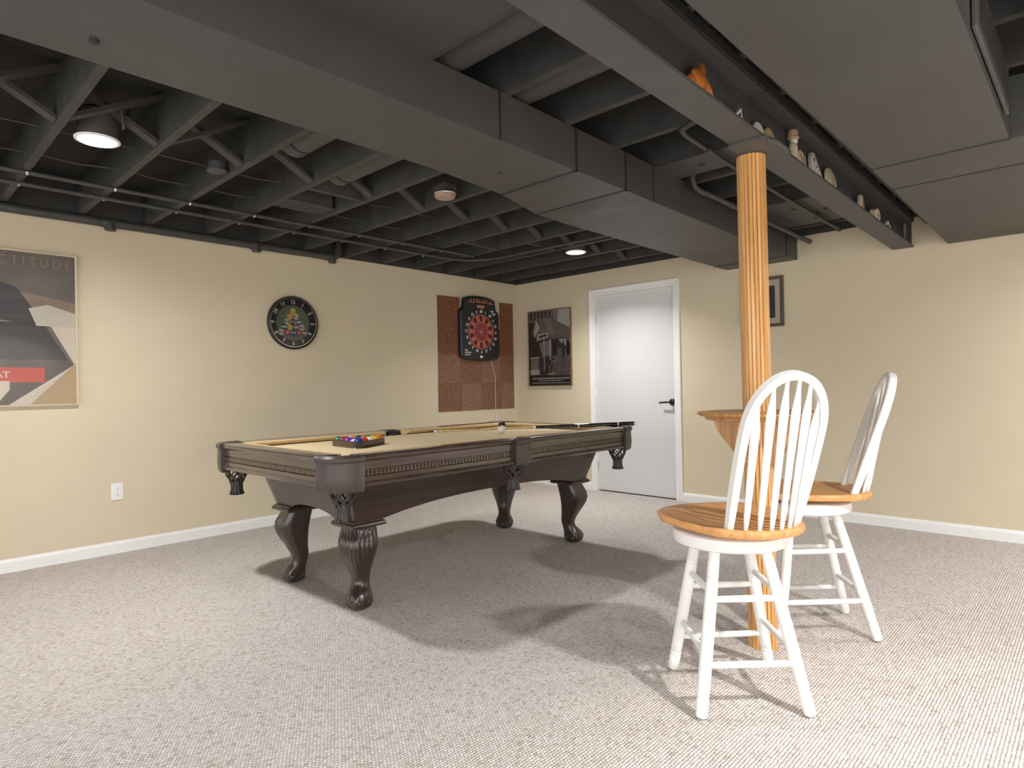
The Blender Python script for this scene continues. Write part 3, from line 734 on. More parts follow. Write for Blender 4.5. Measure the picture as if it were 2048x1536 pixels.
# sepia street poster on the back wall
t = wall_thing('framed_poster', 'framed sepia street photograph with striped awning left of the white door', 'poster', 'B', .500, 1.5375)
W, H = .618, .855
framed(t, W, H, .008, .030, mat('olive_frame', (.16, .115, .05), .4))
sm = [mat('sepia_' + n, c, .6, var=v_, vscale=14) for n, c, v_ in (('dark', (.055, .038, .030), .3), ('mid', (.20, .155, .135), .2), ('grey', (.26, .215, .195), .12), ('pale', (.52, .48, .45), .06), ('deep', (.025, .017, .014), .3), ('walk', (.17, .13, .11), .3))]
bm = bmesh.new(); z_ = .014
flat(bm, rect(-.302, -.42, .302, .42), z_, 0)
flat(bm, [(.10, .42), (.302, .42), (.302, .19), (.17, .26), (.10, .30)], z_ + .0003, 3)
flat(bm, [(-.30, .42), (.09, .42), (.07, .30), (-.30, .30)], z_ + .0004, 1)
for k in range(6): flat(bm, rect(-.28 + k * .055, .33, -.255 + k * .055, .42), z_ + .0006, 0)
flat(bm, [(.07, .42), (.14, .42), (.11, .27), (.07, .30)], z_ + .0006, 2)
flat(bm, [(-.20, .34), (.02, .34), (.302, .20), (.302, .10), (-.19, .12), (-.26, .17)], z_ + .0008, 1)
flat(bm, [(-.08, .33), (.02, .33), (.09, .13), (0.0, .12)], z_ + .001, 2)
flat(bm, [(-.19, .33), (-.14, .23), (-.22, .12), (-.225, .2)], z_ + .0012, 3)
flat(bm, [(-.10, .12), (.302, .10), (.302, .135), (-.08, .16)], z_ + .0012, 1)
for k in range(12): flat(bm, circ(-.07 + k * .033, .105, .012, 10), z_ + .0011, 1)
flat(bm, [(-.18, .155), (-.02, .18), (-.02, .125), (-.19, .08)], z_ + .0016, 3); flat(bm, [(-.15, .140), (-.035, .16), (-.035, .135), (-.15, .112)], z_ + .0018, 0)
flat(bm, [(-.15, .06), (.03, .09), (.03, -.08), (-.10, -.10), (-.14, 0)], z_ + .0010, 2); flat(bm, [(.0, .09), (.02, .09), (.02, -.12), (.0, -.12)], z_ + .0018, 3)
flat(bm, rect(.05, -.08, .11, .07), z_ + .0010, 4); flat(bm, [(.13, .09), (.302, .09), (.302, -.01), (.20, .02)], z_ + .0011, 3)
flat(bm, [(.12, .0), (.302, -.03), (.302, -.33), (.0, -.33)], z_ + .0009, 5)
for u, v in ((.20, .03), (.255, .05), (.275, .045)):
    flat(bm, [(u - .012, v - .14), (u + .012, v - .14), (u + .018, v - .02), (u + .008, v + .02), (u - .010, v + .02), (u - .018, v - .02)], z_ + .0013, 4); flat(bm, circ(u, v + .03, .010, 12), z_ + .0013, 4)
flat(bm, rect(-.28, -.30, -.16, -.10), z_ + .0013, 2); flat(bm, rect(-.29, -.30, -.15, -.24), z_ + .0015, 3); flat(bm, rect(-.29, -.11, -.15, -.095), z_ + .0015, 3)
flat(bm, rect(-.085, -.25, -.073, .13), z_ + .0019, 3)
for u, v in ((.02, -.13), (.045, -.15), (.06, -.11), (.03, -.17), (.075, -.15), (0, -.21)): flat(bm, circ(u, v, .009, 10), z_ + .0016, 3)
flat(bm, rect(-.004, -.29, .004, -.19), z_ + .0015, 2); flat(bm, [(-.03, -.29), (.09, -.28), (.08, -.295), (-.03, -.30)], z_ + .0016, 3)
flat(bm, rect(-.302, -.42, .302, -.312), z_ + .0017, 4)
random.seed(3)
for v, hgt_, a, b_ in ((-.342, .018, -.26, .285), (-.368, .010, -.17, .19), (-.393, .010, -.26, .285)):
    u = a
    while u < b_:
        w_ = random.uniform(.008, .028); flat(bm, rect(u, v - hgt_ / 2, min(u + w_, b_), v + hgt_ / 2), z_ + .002, 3); u += w_ + random.uniform(.003, .008)
obj('print', bm, sm, t, smooth=False)
bm = bmesh.new(); flat(bm, rect(-.301, -.418, .301, .418), .024); obj('glass', bm, M['glass'], t, smooth=False)

# small framed picture behind the post
t = wall_thing('framed_picture', 'small framed picture with pale mat and dark print behind the oak post', 'picture', 'B', 2.884, 1.792)
framed(t, .362, .425, .026, .026, mat('brown_wood_frame', (.09, .06, .042), .35, var=.2, vscale=30))
bm = bmesh.new(); flat(bm, rect(-.16, -.19, .16, .19), .012, 0)
def rrect(a, b, r, n=5):
    P = []
    for cx_, cz_, s in ((a - r, b - r, 0), (-a + r, b - r, 1), (-a + r, -b + r, 2), (a - r, -b + r, 3)):
        P += [(cx_ + r * math.cos((s + k / n) * PI / 2), cz_ + r * math.sin((s + k / n) * PI / 2)) for k in range(n + 1)]
    return P
flat(bm, rrect(.111, .137, .012), .0124, 1); flat(bm, rect(-.062, -.098, .062, .098), .0128, 2); flat(bm, rect(-.058, -.094, .058, .094), .0131, 3); flat(bm, [(-.045, -.08), (.045, -.08), (.03, .02), (0, .07), (-.03, .02)], .0134, 1)
obj('print', bm, [mat('cream_mat', (.56, .52, .42), .7), mat('dark_print', (.055, .045, .042), .6, var=.3), mat('pale_line', (.42, .37, .30), .6), mat('sepia_print', (.17, .125, .10), .6, var=.5, vscale=25)], t, smooth=False)
bm = bmesh.new(); flat(bm, rect(-.161, -.191, .161, .191), .018); g_ = obj('glass', bm, M['glass'], t, smooth=False)

# ------------------------------------------------------------------ pool table
TC = (1.90, -2.74)
t = thing('pool_table', 'dark espresso pool table with carved claw feet, camel cloth and leather drop pockets', 'pool table', (TC[0], TC[1], 0))
HX, HY = .672, 1.202
BED = .780
bm = bmesh.new(); bx(bm, -.565, -1.095, BED - .03, .565, 1.095, BED); obj('bed_cloth', bm, M['felt'], t, smooth=False)
RP = [(-.10, .8070), (-.10, .8120), (-.03, .8155), (-.008, .8150), (.002, .8110), (.006, .8030), (.004, .7930), (-.004, .7860), (-.010, .7820), (-.012, .7470), (-.020, .7430), (-.020, .7160), (-.012, .7120), (-.011, .6920), (-.004, .6880), (.001, .6810), (-.001, .6720), (-.008, .6680), (-.05, .6670), (-.10, .6670)]
CP = [(-.099, .8120), (-.128, .8115), (-.1435, .8070), (-.1455, .8010), (-.135, .7880), (-.118, .7805), (-.099, .7805)]
def rail(axis, sgn, a, b):
    """axis 'Y': rail runs along y at x = sgn*HX ; axis 'X': along x at y = sgn*HY"""
    def P(o, s, z): return (sgn * (HX + o), s, z) if axis == 'Y' else (s, sgn * (HY + o), z)
    bm = bmesh.new(); loft(bm, [[P(o, s, z) for o, z in RP] for s in (a, b)])
    n = int((b - a - .02) / .0222); st = (b - a - .02) / n
    for k in range(n):
        s0 = a + .01 + k * st
        v = [P(o, s, z) for s in (s0, s0 + st * .70) for o in (-.0205, -.0105) for z in (.7185, .7395)]
        vv = [bm.verts.new(p) for p in v]
        for q in ((0, 1, 3, 2), (4, 6, 7, 5), (0, 4, 5, 1), (2, 3, 7, 6), (0, 2, 6, 4), (1, 5, 7, 3)): bm.faces.new([vv[i] for i in q])
    for k in range(1, 4):
        s0 = a + (b - a) * k / 4
        f = face(bm, [P(-.055 + du, s0 + ds, .8160) for du, ds in ((-.006, 0), (0, .010), (.006, 0), (0, -.010))], 1)
    obj('rail', bm, [M['rail'], M['sight']], t, ang=28)
    bm = bmesh.new()
    ea = .03 if axis == 'Y' else .03
    rr = []
    for s, d in ((a, 1), (b, -1)):
        rr.append([P(o, s + d * max(0, (-.099 - o)) * 1.0 - d * (.0 if axis == 'X' else .0), z) for o, z in CP])
    loft(bm, rr); obj('cushion', bm, M['cushion'], t, smooth=False)
CG = .138
for sg in (-1, 1):
    rail('Y', sg, -(HY - CG), -.062); rail('Y', sg, .062, HY - CG); rail('X', sg, -(HX - CG), HX - CG)
# pocket leathers and nets
def leather(pts, zlo, zhi, thick=.012, dip=.0, cx=0, cy=0):
    """vertical leather apron following pts (x, y, nx, ny) with a rolled top"""
    bm = bmesh.new(); n = len(pts); rings = []
    for i, (x, y, nx, ny) in enumerate(pts):
        s = i / (n - 1) * 2 - 1
        zl = zlo + dip * (abs(s) ** 3)
        prof = [(-.006, zl), (.004, zl - .004), (.012, zl + .012), (.016, (zl + zhi) / 2 - .02), (.012, zhi - .045), (.013, zhi - .034), (.021, zhi - .026), (.023, zhi - .011), (.014, zhi), (-.006, zhi + .002), (-.028, zhi - .003), (-.036, zhi - .014), (-.030, zhi - .03), (-.012, zhi - .035)]
        rings.append([(x + nx * d, y + ny * d, z) for d, z in prof])
    loft(bm, rings); return bm
def net(px, py):
    bm = bmesh.new(); n = 7
    ztop, zmid = .682, .577
    for k in range(n):
        for sgn_ in (-1, 1):
            pts = []
            for j in range(9):
                s = j / 8
                a = 2 * PI * (k + .5) / n + sgn_ * (PI / n) * math.cos(s * PI * 2.0) * .92
                r = .060 - .004 * s - .026 * max(0, s - .45) / .55
                pts.append((px + r * math.cos(a), py + r * math.sin(a), ztop + (zmid - ztop) * s))
            tube(bm, pts, .0052, 6)
    lathe(bm, [(.030, .592), (.032, .577), (.0285, .557), (.029, .537), (.034, .520), (.039, .512), (.034, .513), (.024, .542)], 24, (px, py, 0), caps=(False, True))
    for k in range(12):
        a = 2 * PI * k / 12; tube(bm, [(px + .030 * math.cos(a), py + .030 * math.sin(a), .572), (px + .0295 * math.cos(a), py + .0295 * math.sin(a), .542), (px + .038 * math.cos(a), py + .038 * math.sin(a), .513)], .004, 5)
    return bm
def pocket(px, py, bm):
    lo = obj('pocket_leather', bm, M['leather'], t)
    o2 = obj('pocket_net', net(px, py), M['net'], lo)
    b2 = bmesh.new(); lathe(b2, [(.055, .67), (.058, .71), (.060, .80)], 24, (px, py, 0), caps=(True, False)); obj('pocket_liner', b2, M['plastic_black'], lo)
for sx_ in (-1, 1):
    for sy in (-1, 1):
        pts = []
        for k in range(13):
            a = PI / 2 * k / 12
            ca, sa = math.cos(a), math.sin(a)
            r = .130; e = .70
            x = HX - r - .006 + r * (abs(ca) ** e); y = HY - r - .006 + r * (abs(sa) ** e)
            pts.append((sx_ * x, sy * y, sx_ * ca, sy * sa))
        pts = [(sx_ * (HX - .002), sy * (HY - CG - .006), sx_, 0)] + pts + [(sx_ * (HX - CG - .006), sy * (HY - .002), 0, sy)]
        pocket(sx_ * (HX - .095), sy * (HY - .095), leather(pts, .656, .816, dip=-.004))
    pts = []
    for k in range(9):
        s = k / 8 * 2 - 1
        pts.append((sx_ * (HX + .002 + .012 * (1 - s * s)), s * .060, sx_ * 1., s * .15))
    pocket(sx_ * (HX - .070), 0, leather(pts, .665, .814, dip=.004))
# cabinet: tapered body with arched aprons
def cabinet():
    bm = bmesh.new()
    def hw(z): k = (z - .45) / .222; return .405 + .066 * k, .935 + .070 * k
    def side(axis, sgn):
        n = 28; top = []; bot = []
        lim = .935 if axis == 'Y' else .40
        leg = .775 if axis == 'Y' else .235
        rise = .058 if axis == 'Y' else .040
        for k in range(n + 1):
            s = (k / n * 2 - 1)
            q = s * lim
            zz = .448
            if abs(q) < leg: zz = .452 + rise * (1 - (abs(q) / leg) ** 2.6)
            hb = hw(zz); ht = hw(.672)
            if axis == 'Y':
                top.append((sgn * ht[0], s * ht[1], .672)); bot.append((sgn * hb[0], s * hb[1] , zz))
            else:
                top.append((s * ht[0], sgn * ht[1], .672)); bot.append((s * hb[0], sgn * hb[1], zz))
        loft(bm, [top, bot], closed=False)
    for a in 'YX':
        for s in (-1, 1): side(a, s)
    o = obj('cabinet', bm, M['espresso'], t, smooth=False)
    md = o.modifiers.new('thick', 'SOLIDIFY'); md.thickness = .022; md.offset = 0
    bm = bmesh.new(); bx(bm, -.45, -.985, .60, .45, .985, .750); obj('slate_frame', bm, M['espresso'], t, smooth=False)
cabinet()
# legs: carved cabriole with ball and claw feet
def leg(lx, ly, sx_, sy):
    bm = bmesh.new(); n = 168
    d = Vector((sx_, sy, 0)).normalized()
    sec = [(.420, .078, -.004, .34), (.405, .079, .0, .34), (.385, .083, .009, .36), (.355, .0885, .021, .40), (.32, .089, .027, .44), (.285, .083, .024, .50), (.25, .073, .014, .56), (.21, .060, .0, .62), (.17, .050, -.014, .68), (.14, .0450, -.018, .76), (.115, .0465, -.011, .85), (.095, .054, .003, .95), (.075, .063, .014, 1.), (.055, .069, .021, 1.), (.035, .069, .022, 1.), (.018, .061, .021, 1.), (.006, .049, .020, 1.), (.0, .041, .020, 1.)]
    rings = []
    sec2 = []
    for q0, q1 in zip(sec, sec[1:]):
        m_ = max(1, int((q0[0] - q1[0]) / .012))
        for k in range(m_): sec2.append(tuple(a + (b - a) * k / m_ for a, b in zip(q0, q1)))
    sec2.append(sec[-1])
    for z, r, off, rnd in sec2:
        ring_ = []
        for k in range(n):
            a = 2 * PI * (k + .5) / n + PI / 4
            ca, sa = math.cos(a), math.sin(a)
            # blend square (small exponent) and circle
            e = .28 + .72 * rnd
            q = (abs(ca) ** (2 / e) + abs(sa) ** (2 / e)) ** (-e / 2)
            rr = r * q * (1 if rnd > .9 else .97)
            x, y = rr * ca, rr * sa
            out_ = (x * d.x + y * d.y) / max(1e-6, r)
            if .18 < z < .40 and out_ > .05:
                ph = math.atan2(x * -d.y + y * d.x, x * d.x + y * d.y)
                amp = .0075 * min(1, max(0, z - .20 - .05 * abs(ph)) / .07) * min(1, (.405 - z) / .015) * min(1, out_ * 2)
                g = abs(math.sin(ph * 10.0 + (z - .40) * 9 * (1 if ph > 0 else -1))) ** .55
                x *= 1 - amp / r * (1 - g); y *= 1 - amp / r * (1 - g)
            if z < .10:
                ph = math.atan2(x * -d.y + y * d.x, x * d.x + y * d.y)
                toe = max(0, math.cos(ph * 4)) ** 2
                w_ = min(1, (.10 - z) / .05)
                k_ = 1 - w_ * .17 * (1 - toe) * (1 if z > .0 else .6)
                x *= k_; y *= k_
            ring_.append((lx + x + d.x * off, ly + y + d.y * off, z))
        rings.append(ring_)
    loft(bm, rings)
    o = obj('leg', bm, M['espresso2'], t, ang=50)
    bm = bmesh.new()
    for a in (PI / 4, 3 * PI / 4, -PI / 4, -3 * PI / 4):
        sph(bm, (lx + d.x * .021 + .037 * math.cos(a), ly + d.y * .021 + .037 * math.sin(a), .034), .031, 0, 16, 10)
    obj('claw_ball', bm, M['espresso2'], o)
    bm = bmesh.new(); w_ = .098
    z0 = .418
    loft(bm, [[(lx + a * k, ly + b * k, z) for a, b in ((-1, -1), (1, -1), (1, 1), (-1, 1))] for k, z in ((.088, z0), (w_, z0 + .004), (w_ + .004, z0 + .012), (w_, z0 + .022), (.090, z0 + .026), (.088, z0 + .034))])
    obj('leg_plinth', bm, M['espresso'], o, smooth=False, bevel=.002)
for sx_ in (-1, 1):
    for sy in (-1, 1): leg(sx_ * .330, sy * .868, sx_, sy)

# triangle rack with fifteen balls
RC = Vector((1.845, -3.355, BED)); f_ = Vector((.84, -.54, 0)).normalized(); r_ = Vector((.54, .84, 0)).normalized()
BR = .0285
def tri_pt(a, b): return f_ * a + r_ * b
side_in = .295
inr = side_in / (2 * math.sqrt(3))
def tri(off, h0, rad=.02):
    """rounded triangle outline at offset 'off' outside the inner triangle"""
    d_ = inr + off; V_ = [(2 * d_, 0), (-d_, -d_ * math.sqrt(3)), (-d_, d_ * math.sqrt(3))]
    out_ = []
    for i in range(3):
        p = Vector(V_[i]); c = Vector((0, 0)); pv = Vector(V_[i - 1]); nx = Vector(V_[(i + 1) % 3])
        a = (pv - p).normalized(); b = (nx - p).normalized(); L_ = rad + off
        s0 = p + a * L_ * 1.73; s1 = p + b * L_ * 1.73
        for k in range(7):
            u = k / 6; q = s0 * (1 - u) ** 2 + p * 2 * u * (1 - u) + s1 * u * u
            out_.append(tri_pt(q.x, q.y) + Vector((0, 0, h0)))
    return out_
bm = bmesh.new()
rings = [tri(0, .002), tri(.012, .0005), tri(.014, .004), tri(.014, .036), tri(.011, .038), tri(.002, .038), tri(0, .036), tri(0, .002)]
loft(bm, rings, caps=(False, False))
rk = obj('ball_rack', bm, M['espresso'], loc=RC, ang=40)
tag(rk, 'dark wooden triangle rack lying on the cloth near the left end of the pool table', 'ball rack')
bm = bmesh.new()
for a, b in ((2 * inr, -.02), (-inr, .10), (.05, -.115)): sph(bm, tri_pt(a * .98, b) + Vector((0, 0, .003)), .004, 0, 8, 6)
obj('corner_studs', bm, M['sight'], rk)
BC = {'yellow': (.75, .50, .04), 'blue': (.015, .05, .24), 'red': (.55, .03, .02), 'purple': (.10, .03, .24), 'orange': (.72, .20, .05), 'green': (.01, .16, .10), 'maroon': (.25, .02, .02), 'black': (.012, .012, .013), 'ivory': (.78, .74, .66)}
bmats = {k: mat('ball_' + k, v, .06, spec=.6, coat=.5) for k, v in BC.items()}
def ball(loc, colr, stripe, label, rot=(0, 0, 0), group=None):
    bm = bmesh.new(); sph(bm, (0, 0, 0), BR, 0, 32, 20)
    for fc in bm.faces:
        z = fc.calc_center_median().z; x = fc.calc_center_median().x
        if stripe: fc.material_index = 0 if abs(z) < BR * .55 else 1
        if colr != 'ivory' and x > BR * .93: fc.material_index = 1
    o = obj('pool_ball', bm, [bmats[colr], bmats['ivory']], loc=loc, rot=rot)
    return tag(o, label, 'ball', group)
rowcols = [[('blue', 0, 'plain dark blue ball at the corner of the rack nearest the camera')],
           [('purple', 1, 'purple striped ball behind the blue corner ball on the left'), ('red', 0, 'plain red ball behind the blue corner ball on the right')],
           [('purple', 0, 'plain purple ball in the left side of the rack'), ('blue', 1, 'blue striped ball in the middle of the rack'), ('yellow', 1, 'yellow striped ball in the right side of the rack')],
           [('maroon', 0, 'plain maroon ball second along the left side of the rack'), ('orange', 1, 'orange striped ball in the back half of the rack'), ('maroon', 1, 'maroon striped ball in the back half of the rack'), ('yellow', 0, 'plain yellow ball second from the right end of the rack')],
           [('green', 0, 'plain green ball at the left corner of the rack'), ('red', 1, 'red striped ball in the back row of the rack'), ('black', 0, 'black ball in the back row of the rack'), ('green', 1, 'green striped ball in the back row of the rack'), ('orange', 0, 'plain orange ball at the right corner of the rack')]]
sp = BR * 2.004
for i, rr in enumerate(rowcols):
    for j, (c_, st, lab) in enumerate(rr):
        p = tri_pt(2 * sp * math.sqrt(3) / 2 * 4 / 3 - i * sp * math.sqrt(3) / 2, (j - i / 2) * sp)
        ball(RC + p + Vector((0, 0, BR + .0005)), c_, st, lab, (random.uniform(0, 3), random.uniform(0, 3), random.uniform(0, 3)), 'racked billiard balls')
ball(Vector((1.905, -2.225, BED + BR + .0005)), 'ivory', 0, 'white cue ball alone on the cloth beyond the middle of the pool table')
# cue stick
A = Vector((1.385, -2.435, BED + .009)); B = Vector((2.545, -1.475, .8285))
ax = (B - A); Ln = ax.length; axn = ax.normalized()
cue = thing('cue_stick', 'pool cue with dark butt lying across the far corner rail of the pool table', 'cue', A)
def cseg(name, s0, s1, r0, r1, m, label=None):
    bm = bmesh.new(); tube(bm, [axn * (Ln * (s0 + (s1 - s0) * k / 4)) for k in range(5)], [r0 + (r1 - r0) * k / 4 for k in range(5)], 16)
    o = obj(name, bm, m, cue)
    if label: o['label'] = label
maple = wood('pale_maple', '#b79c6f', '#d6bf92', (20, 20, 20), .3, .4); lacquer = mat('black_lacquer', (.012, .010, .012), .08, spec=.6, coat=.6); ringw = mat('cue_ring', (.75, .74, .72), .2)
cseg('tip', 0, .008, .0062, .0064, M['blackmetal']); cseg('ferrule', .008, .024, .0065, .0067, ringw); cseg('shaft', .024, .50, .0067, .0105, maple)
cseg('joint_ring', .50, .512, .0112, .0112, ringw); cseg('forearm', .512, .715, .0112, .0135, lacquer, 'black cue forearm'); cseg('joint_ring', .715, .722, .0138, .0138, ringw)
cseg('handle', .722, .905, .0136, .0152, lacquer); cseg('joint_ring', .905, .912, .0155, .0155, ringw); cseg('butt', .912, .985, .0153, .0156, lacquer); cseg('bumper', .985, 1., .0150, .0135, ringw)

# ------------------------------------------------------------------ oak post and its table
PX_, PY_ = 3.943, -2.742
t = thing('wooden_post', 'tall fluted honey oak post holding up the steel beam', 'post', (PX_, PY_, 0))
bm = bmesh.new(); n = 132; nf = 22
def post_ring(z, ox):
    P = []
    for k in range(n):
        a = 2 * PI * k / n; ph = (k * nf / n) % 1.
        g = min(ph, 1 - ph) * nf and min(ph, 1 - ph)
        r = .0585 - (.0055 if g < .10 else 0.)
        P.append((ox + r * math.cos(a), r * math.sin(a), z))
    return P
loft(bm, [post_ring(z, -.014 * z / 2.083) for z in (0, .5, 1., 1.5, 2.068)]); obj('shaft', bm, M['oak'], t, ang=20)
bm = bmesh.new(); lathe(bm, [(.052, 2.064), (.052, 2.0705)], 32, (-.014, 0, 0)); obj('cap', bm, M['steel'], t)
t = thing('pub_table', 'round oak drink table fixed around the oak post on scrolled brackets', 'table', (PX_ - .006, PY_, .955))
bm = bmesh.new(); lathe(bm, [(.0595, 0), (.205, 0), (.212, .003), (.213, .008), (.222, .014), (.236, .018), (.245, .023), (.246, .030), (.242, .033), (.0595, .033)], 72, caps=(False, False))
obj('table_top', bm, M['oakt'], t, ang=30)
for k in range(4):
    a = k * PI / 2
    bm = bmesh.new()
    prof = [(.058, 0), (.185, 0), (.186, -.012), (.182, -.032), (.168, -.058), (.145, -.088), (.118, -.118), (.098, -.145), (.090, -.165), (.088, -.178), (.082, -.188), (.070, -.193), (.058, -.193)]
    loft(bm, [[(x * math.cos(a) - s * .019 * math.sin(a), x * math.sin(a) + s * .019 * math.cos(a), z) for x, z in prof] for s in (-1, 1)])
    obj('bracket', bm, M['oakt'], t, smooth=False, bevel=.003)

# ------------------------------------------------------------------ bar stools
def stool(label, cx, cy, face_deg, leg_pts, chips):
    t = thing('bar_stool', label, 'bar stool', (cx, cy, 0), 0, 'white bar stools at the post table')
    fa = math.radians(face_deg)
    F = Vector((math.cos(fa), math.sin(fa), 0)); Sd = Vector((-math.sin(fa), math.cos(fa), 0))
    def W(u, v, z): return F * u + Sd * v + Vector((0, 0, z))
    ZS = .635
    half = [(-.275, 0), (-.270, .055), (-.254, .098), (-.226, .138), (-.184, .170), (-.12, .194), (-.05, .211), (.04, .224), (.11, .222), (.165, .200), (.205, .155), (.228, .095), (.236, .04), (.237, 0)]
    outl = half + [(u, -v) for u, v in half[-2:0:-1]]
    bm = bmesh.new()
    prof = [(.90, -.030), (.975, -.028), (.995, -.018), (1., -.008), (.992, -.002), (.97, 0.0), (.80, -.003), (.5, -.007), (.2, -.008)]
    loft(bm, [[Vector((u * k, v * k, ZS + z)) for u, v in outl] for k, z in prof])
    so = obj('seat', bm, M['seat'], t, ang=50, rot=(0, 0, fa))
    # bow back
    lean = .335; B0 = -.190
    def back(v, h):   # point on the raked back plane, h above seat
        return W(B0 - h * lean * .98 - .0, v, ZS + h) 
    def wv(s):        # bow curve parameter s in [0, 1]
        pass
    pts = []
    hb, Ht, half_w = .32, .497, .141
    bowl = []
    for k in range(9):
        u = k / 8; bowl.append((-(.128 + (half_w - .128) * math.sin(u * PI / 2)), u * hb - .01))
    for k in range(1, 24):
        a = PI - PI * k / 24; bowl.append((half_w * math.cos(a), hb + (Ht - hb) * (abs(math.sin(a)) ** .92)))
    for k in range(9):
        u = 1 - k / 8; bowl.append(((.128 + (half_w - .128) * math.sin(u * PI / 2)), u * hb - .01))
    def curve_b(v, h):
        return W(B0 - .012 * (1 - (v / .16) ** 2) * max(0, 1 - h / .15) - h * lean, v, ZS + h)
    P3 = [curve_b(v, h) if abs(v) < 1 else None for v, h in bowl]
    P3 = [W(B0 - h * lean, v, ZS + h) for v, h in bowl]
    bm = bmesh.new()
    nrm = (F * -1 + Vector((0, 0, -lean)) * 0 + Vector((0, 0, 0))).normalized(); nrm = (W(-1, 0, -lean)).normalized()
    rings = []
    for i, p in enumerate(P3):
        a = P3[max(0, i - 1)]; b = P3[min(len(P3) - 1, i + 1)]
        T_ = (b - a).normalized(); n1 = (nrm - T_ * nrm.dot(T_)).normalized(); n2 = T_.cross(n1)
        kk = .82 + .18 * min(1, min(i, len(P3) - 1 - i) / 3)
        rings.append([p + n1 * x * kk + n2 * y * kk for x, y in ((-.0165, -.009), (-.012, -.0135), (.012, -.0135), (.0165, -.009), (.0165, .009), (.012, .0135), (-.012, .0135), (-.0165, .009))])
    loft(bm, rings); obj('bow', bm, M['stool'], t, ang=40)
    # six arrow spindles fanning up into the bow
    for i in range(6):
        q = (i - 2.5) / 2.5
        v0 = q * .093; v1 = q * .112
        h1 = 0
        for (va, ha), (vb, hb_) in zip(bowl, bowl[1:]):
            if ha > .2 and (va - v1) * (vb - v1) <= 0: h1 = max(h1, (ha + hb_) / 2)
        h1 -= .006
        u0 = B0 - .062 * (1 - (q * .72) ** 2) - .008
        a = W(u0, v0, ZS - .004); b = W(B0 - h1 * lean, v1, ZS + h1)
        bm = bmesh.new(); rings = []
        for s, w_, th in ((0, .0062, .0062), (.03, .0068, .0068), (.10, .0098, .0088), (.115, .0105, .0088), (.3, .0125, .008), (.55, .0145, .0072), (.74, .0175, .0068), (.79, .0172, .0068), (.86, .0125, .0066), (.93, .0078, .0064), (1., .0064, .0062)):
            c = a.lerp(b, s); T_ = (b - a).normalized(); side_ = (Sd - T_ * Sd.dot(T_)).normalized(); fr = T_.cross(side_)
            rings.append([c + side_ * w_ * math.cos(2 * PI * k / 14) + fr * th * math.sin(2 * PI * k / 14) for k in range(14)])
        loft(bm, rings); obj('spindle', bm, M['stool'], t, ang=60)
    # swivel ring and legs
    bm = bmesh.new(); lathe(bm, [(.10, .535), (.185, .538), (.196, .545), (.198, .556), (.198, .582), (.190, .588), (.10, .588)], 56); obj('apron_ring', bm, M['stool'], t, ang=40)
    bm = bmesh.new(); lathe(bm, [(.085, .587), (.085, .606)], 32); obj('swivel_plate', bm, M['blackmetal'], t)
    L_ = []
    for (dx, dy) in leg_pts:
        d = Vector((dx, dy, 0)); dn = d.normalized()
        top = dn * .128 + Vector((0, 0, .545)); bot = d + Vector((0, 0, .008))
        def at(s, top=top, bot=bot): return top.lerp(bot, s)
        bm = bmesh.new(); R_ = []
        prof = [(0, .0185), (.10, .0195), (.185, .0205), (.19, .0188), (.196, .0205), (.206, .0205), (.212, .0188), (.218, .0208), (.5, .0218), (.80, .0212), (.862, .0208), (.867, .0190), (.873, .0208), (.886, .0208), (.892, .0190), (.898, .0208), (.95, .0203), (.99, .0195), (1., .018)]
        tube(bm, [at(s) for s, _ in prof], [r for _, r in prof], 20)
        lo = obj('leg', bm, M['stool'], t, ang=50)
        bm = bmesh.new(); lathe(bm, [(.013, 0), (.014, .002), (.014, .008), (.008, .012)], 16, (bot.x + dn.x * .004, bot.y + dn.y * .004, 0)); obj('foot_glide', bm, M['chrome'], lo)
        L_.append(at)
    def zs(at, z): return at((.545 - z) / .537)
    hts = [(.165, .372), (.20, .395), (.135, .340), (.20, .395)]
    for i in range(4):
        for z in hts[i]:
            a = zs(L_[i], z); b = zs(L_[(i + 1) % 4], z)
            bm = bmesh.new(); tube(bm, [a.lerp(b, s) for s in (0, .04, .12, .5, .88, .96, 1)], [.0088, .0095, .0112, .0120, .0112, .0095, .0088], 14)
            obj('stretcher', bm, M['stool'], t, ang=50)
    for (pt, nn) in chips:
        pass
    return t
stool('white swivel bar stool with honey wood seat standing nearest the camera', 4.010, -3.195, 148.5, [(.012, -.262), (.272, -.010), (0.018, .290), (-.240, .005)], [])
stool('white swivel bar stool with honey wood seat behind the post, seen from its side', 4.005, -2.425, 203.6, [(-.015, -.262), (.285, .035), (.085, .300), (-.240, -.005)], [])

# ------------------------------------------------------------------ little carvings along the beam ledge
LZ = 2.083 + .0135
cw = wood('carved_orange_wood', '#8a4a1c', '#c77a3a', (30, 30, 30), .4, .2)
cdk = mat('dark_brown_stain', (.06, .03, .015), .5); bone = mat('ivory_bone', (.72, .68, .60), .5, var=.08, vscale=60)
tanb = mat('tan_burl', (.55, .38, .22), .5, var=.25, vscale=60); creamb = mat('cream_slab', (.62, .55, .38), .5, var=.2, vscale=40)
spot = mat('dark_spot', (.02, .018, .02), .6); rust = mat('rust_streak', (.28, .12, .04), .6)
grp = 'carved ornaments on the beam ledge'
def fx(y, d=.034): return beamx(y) + d
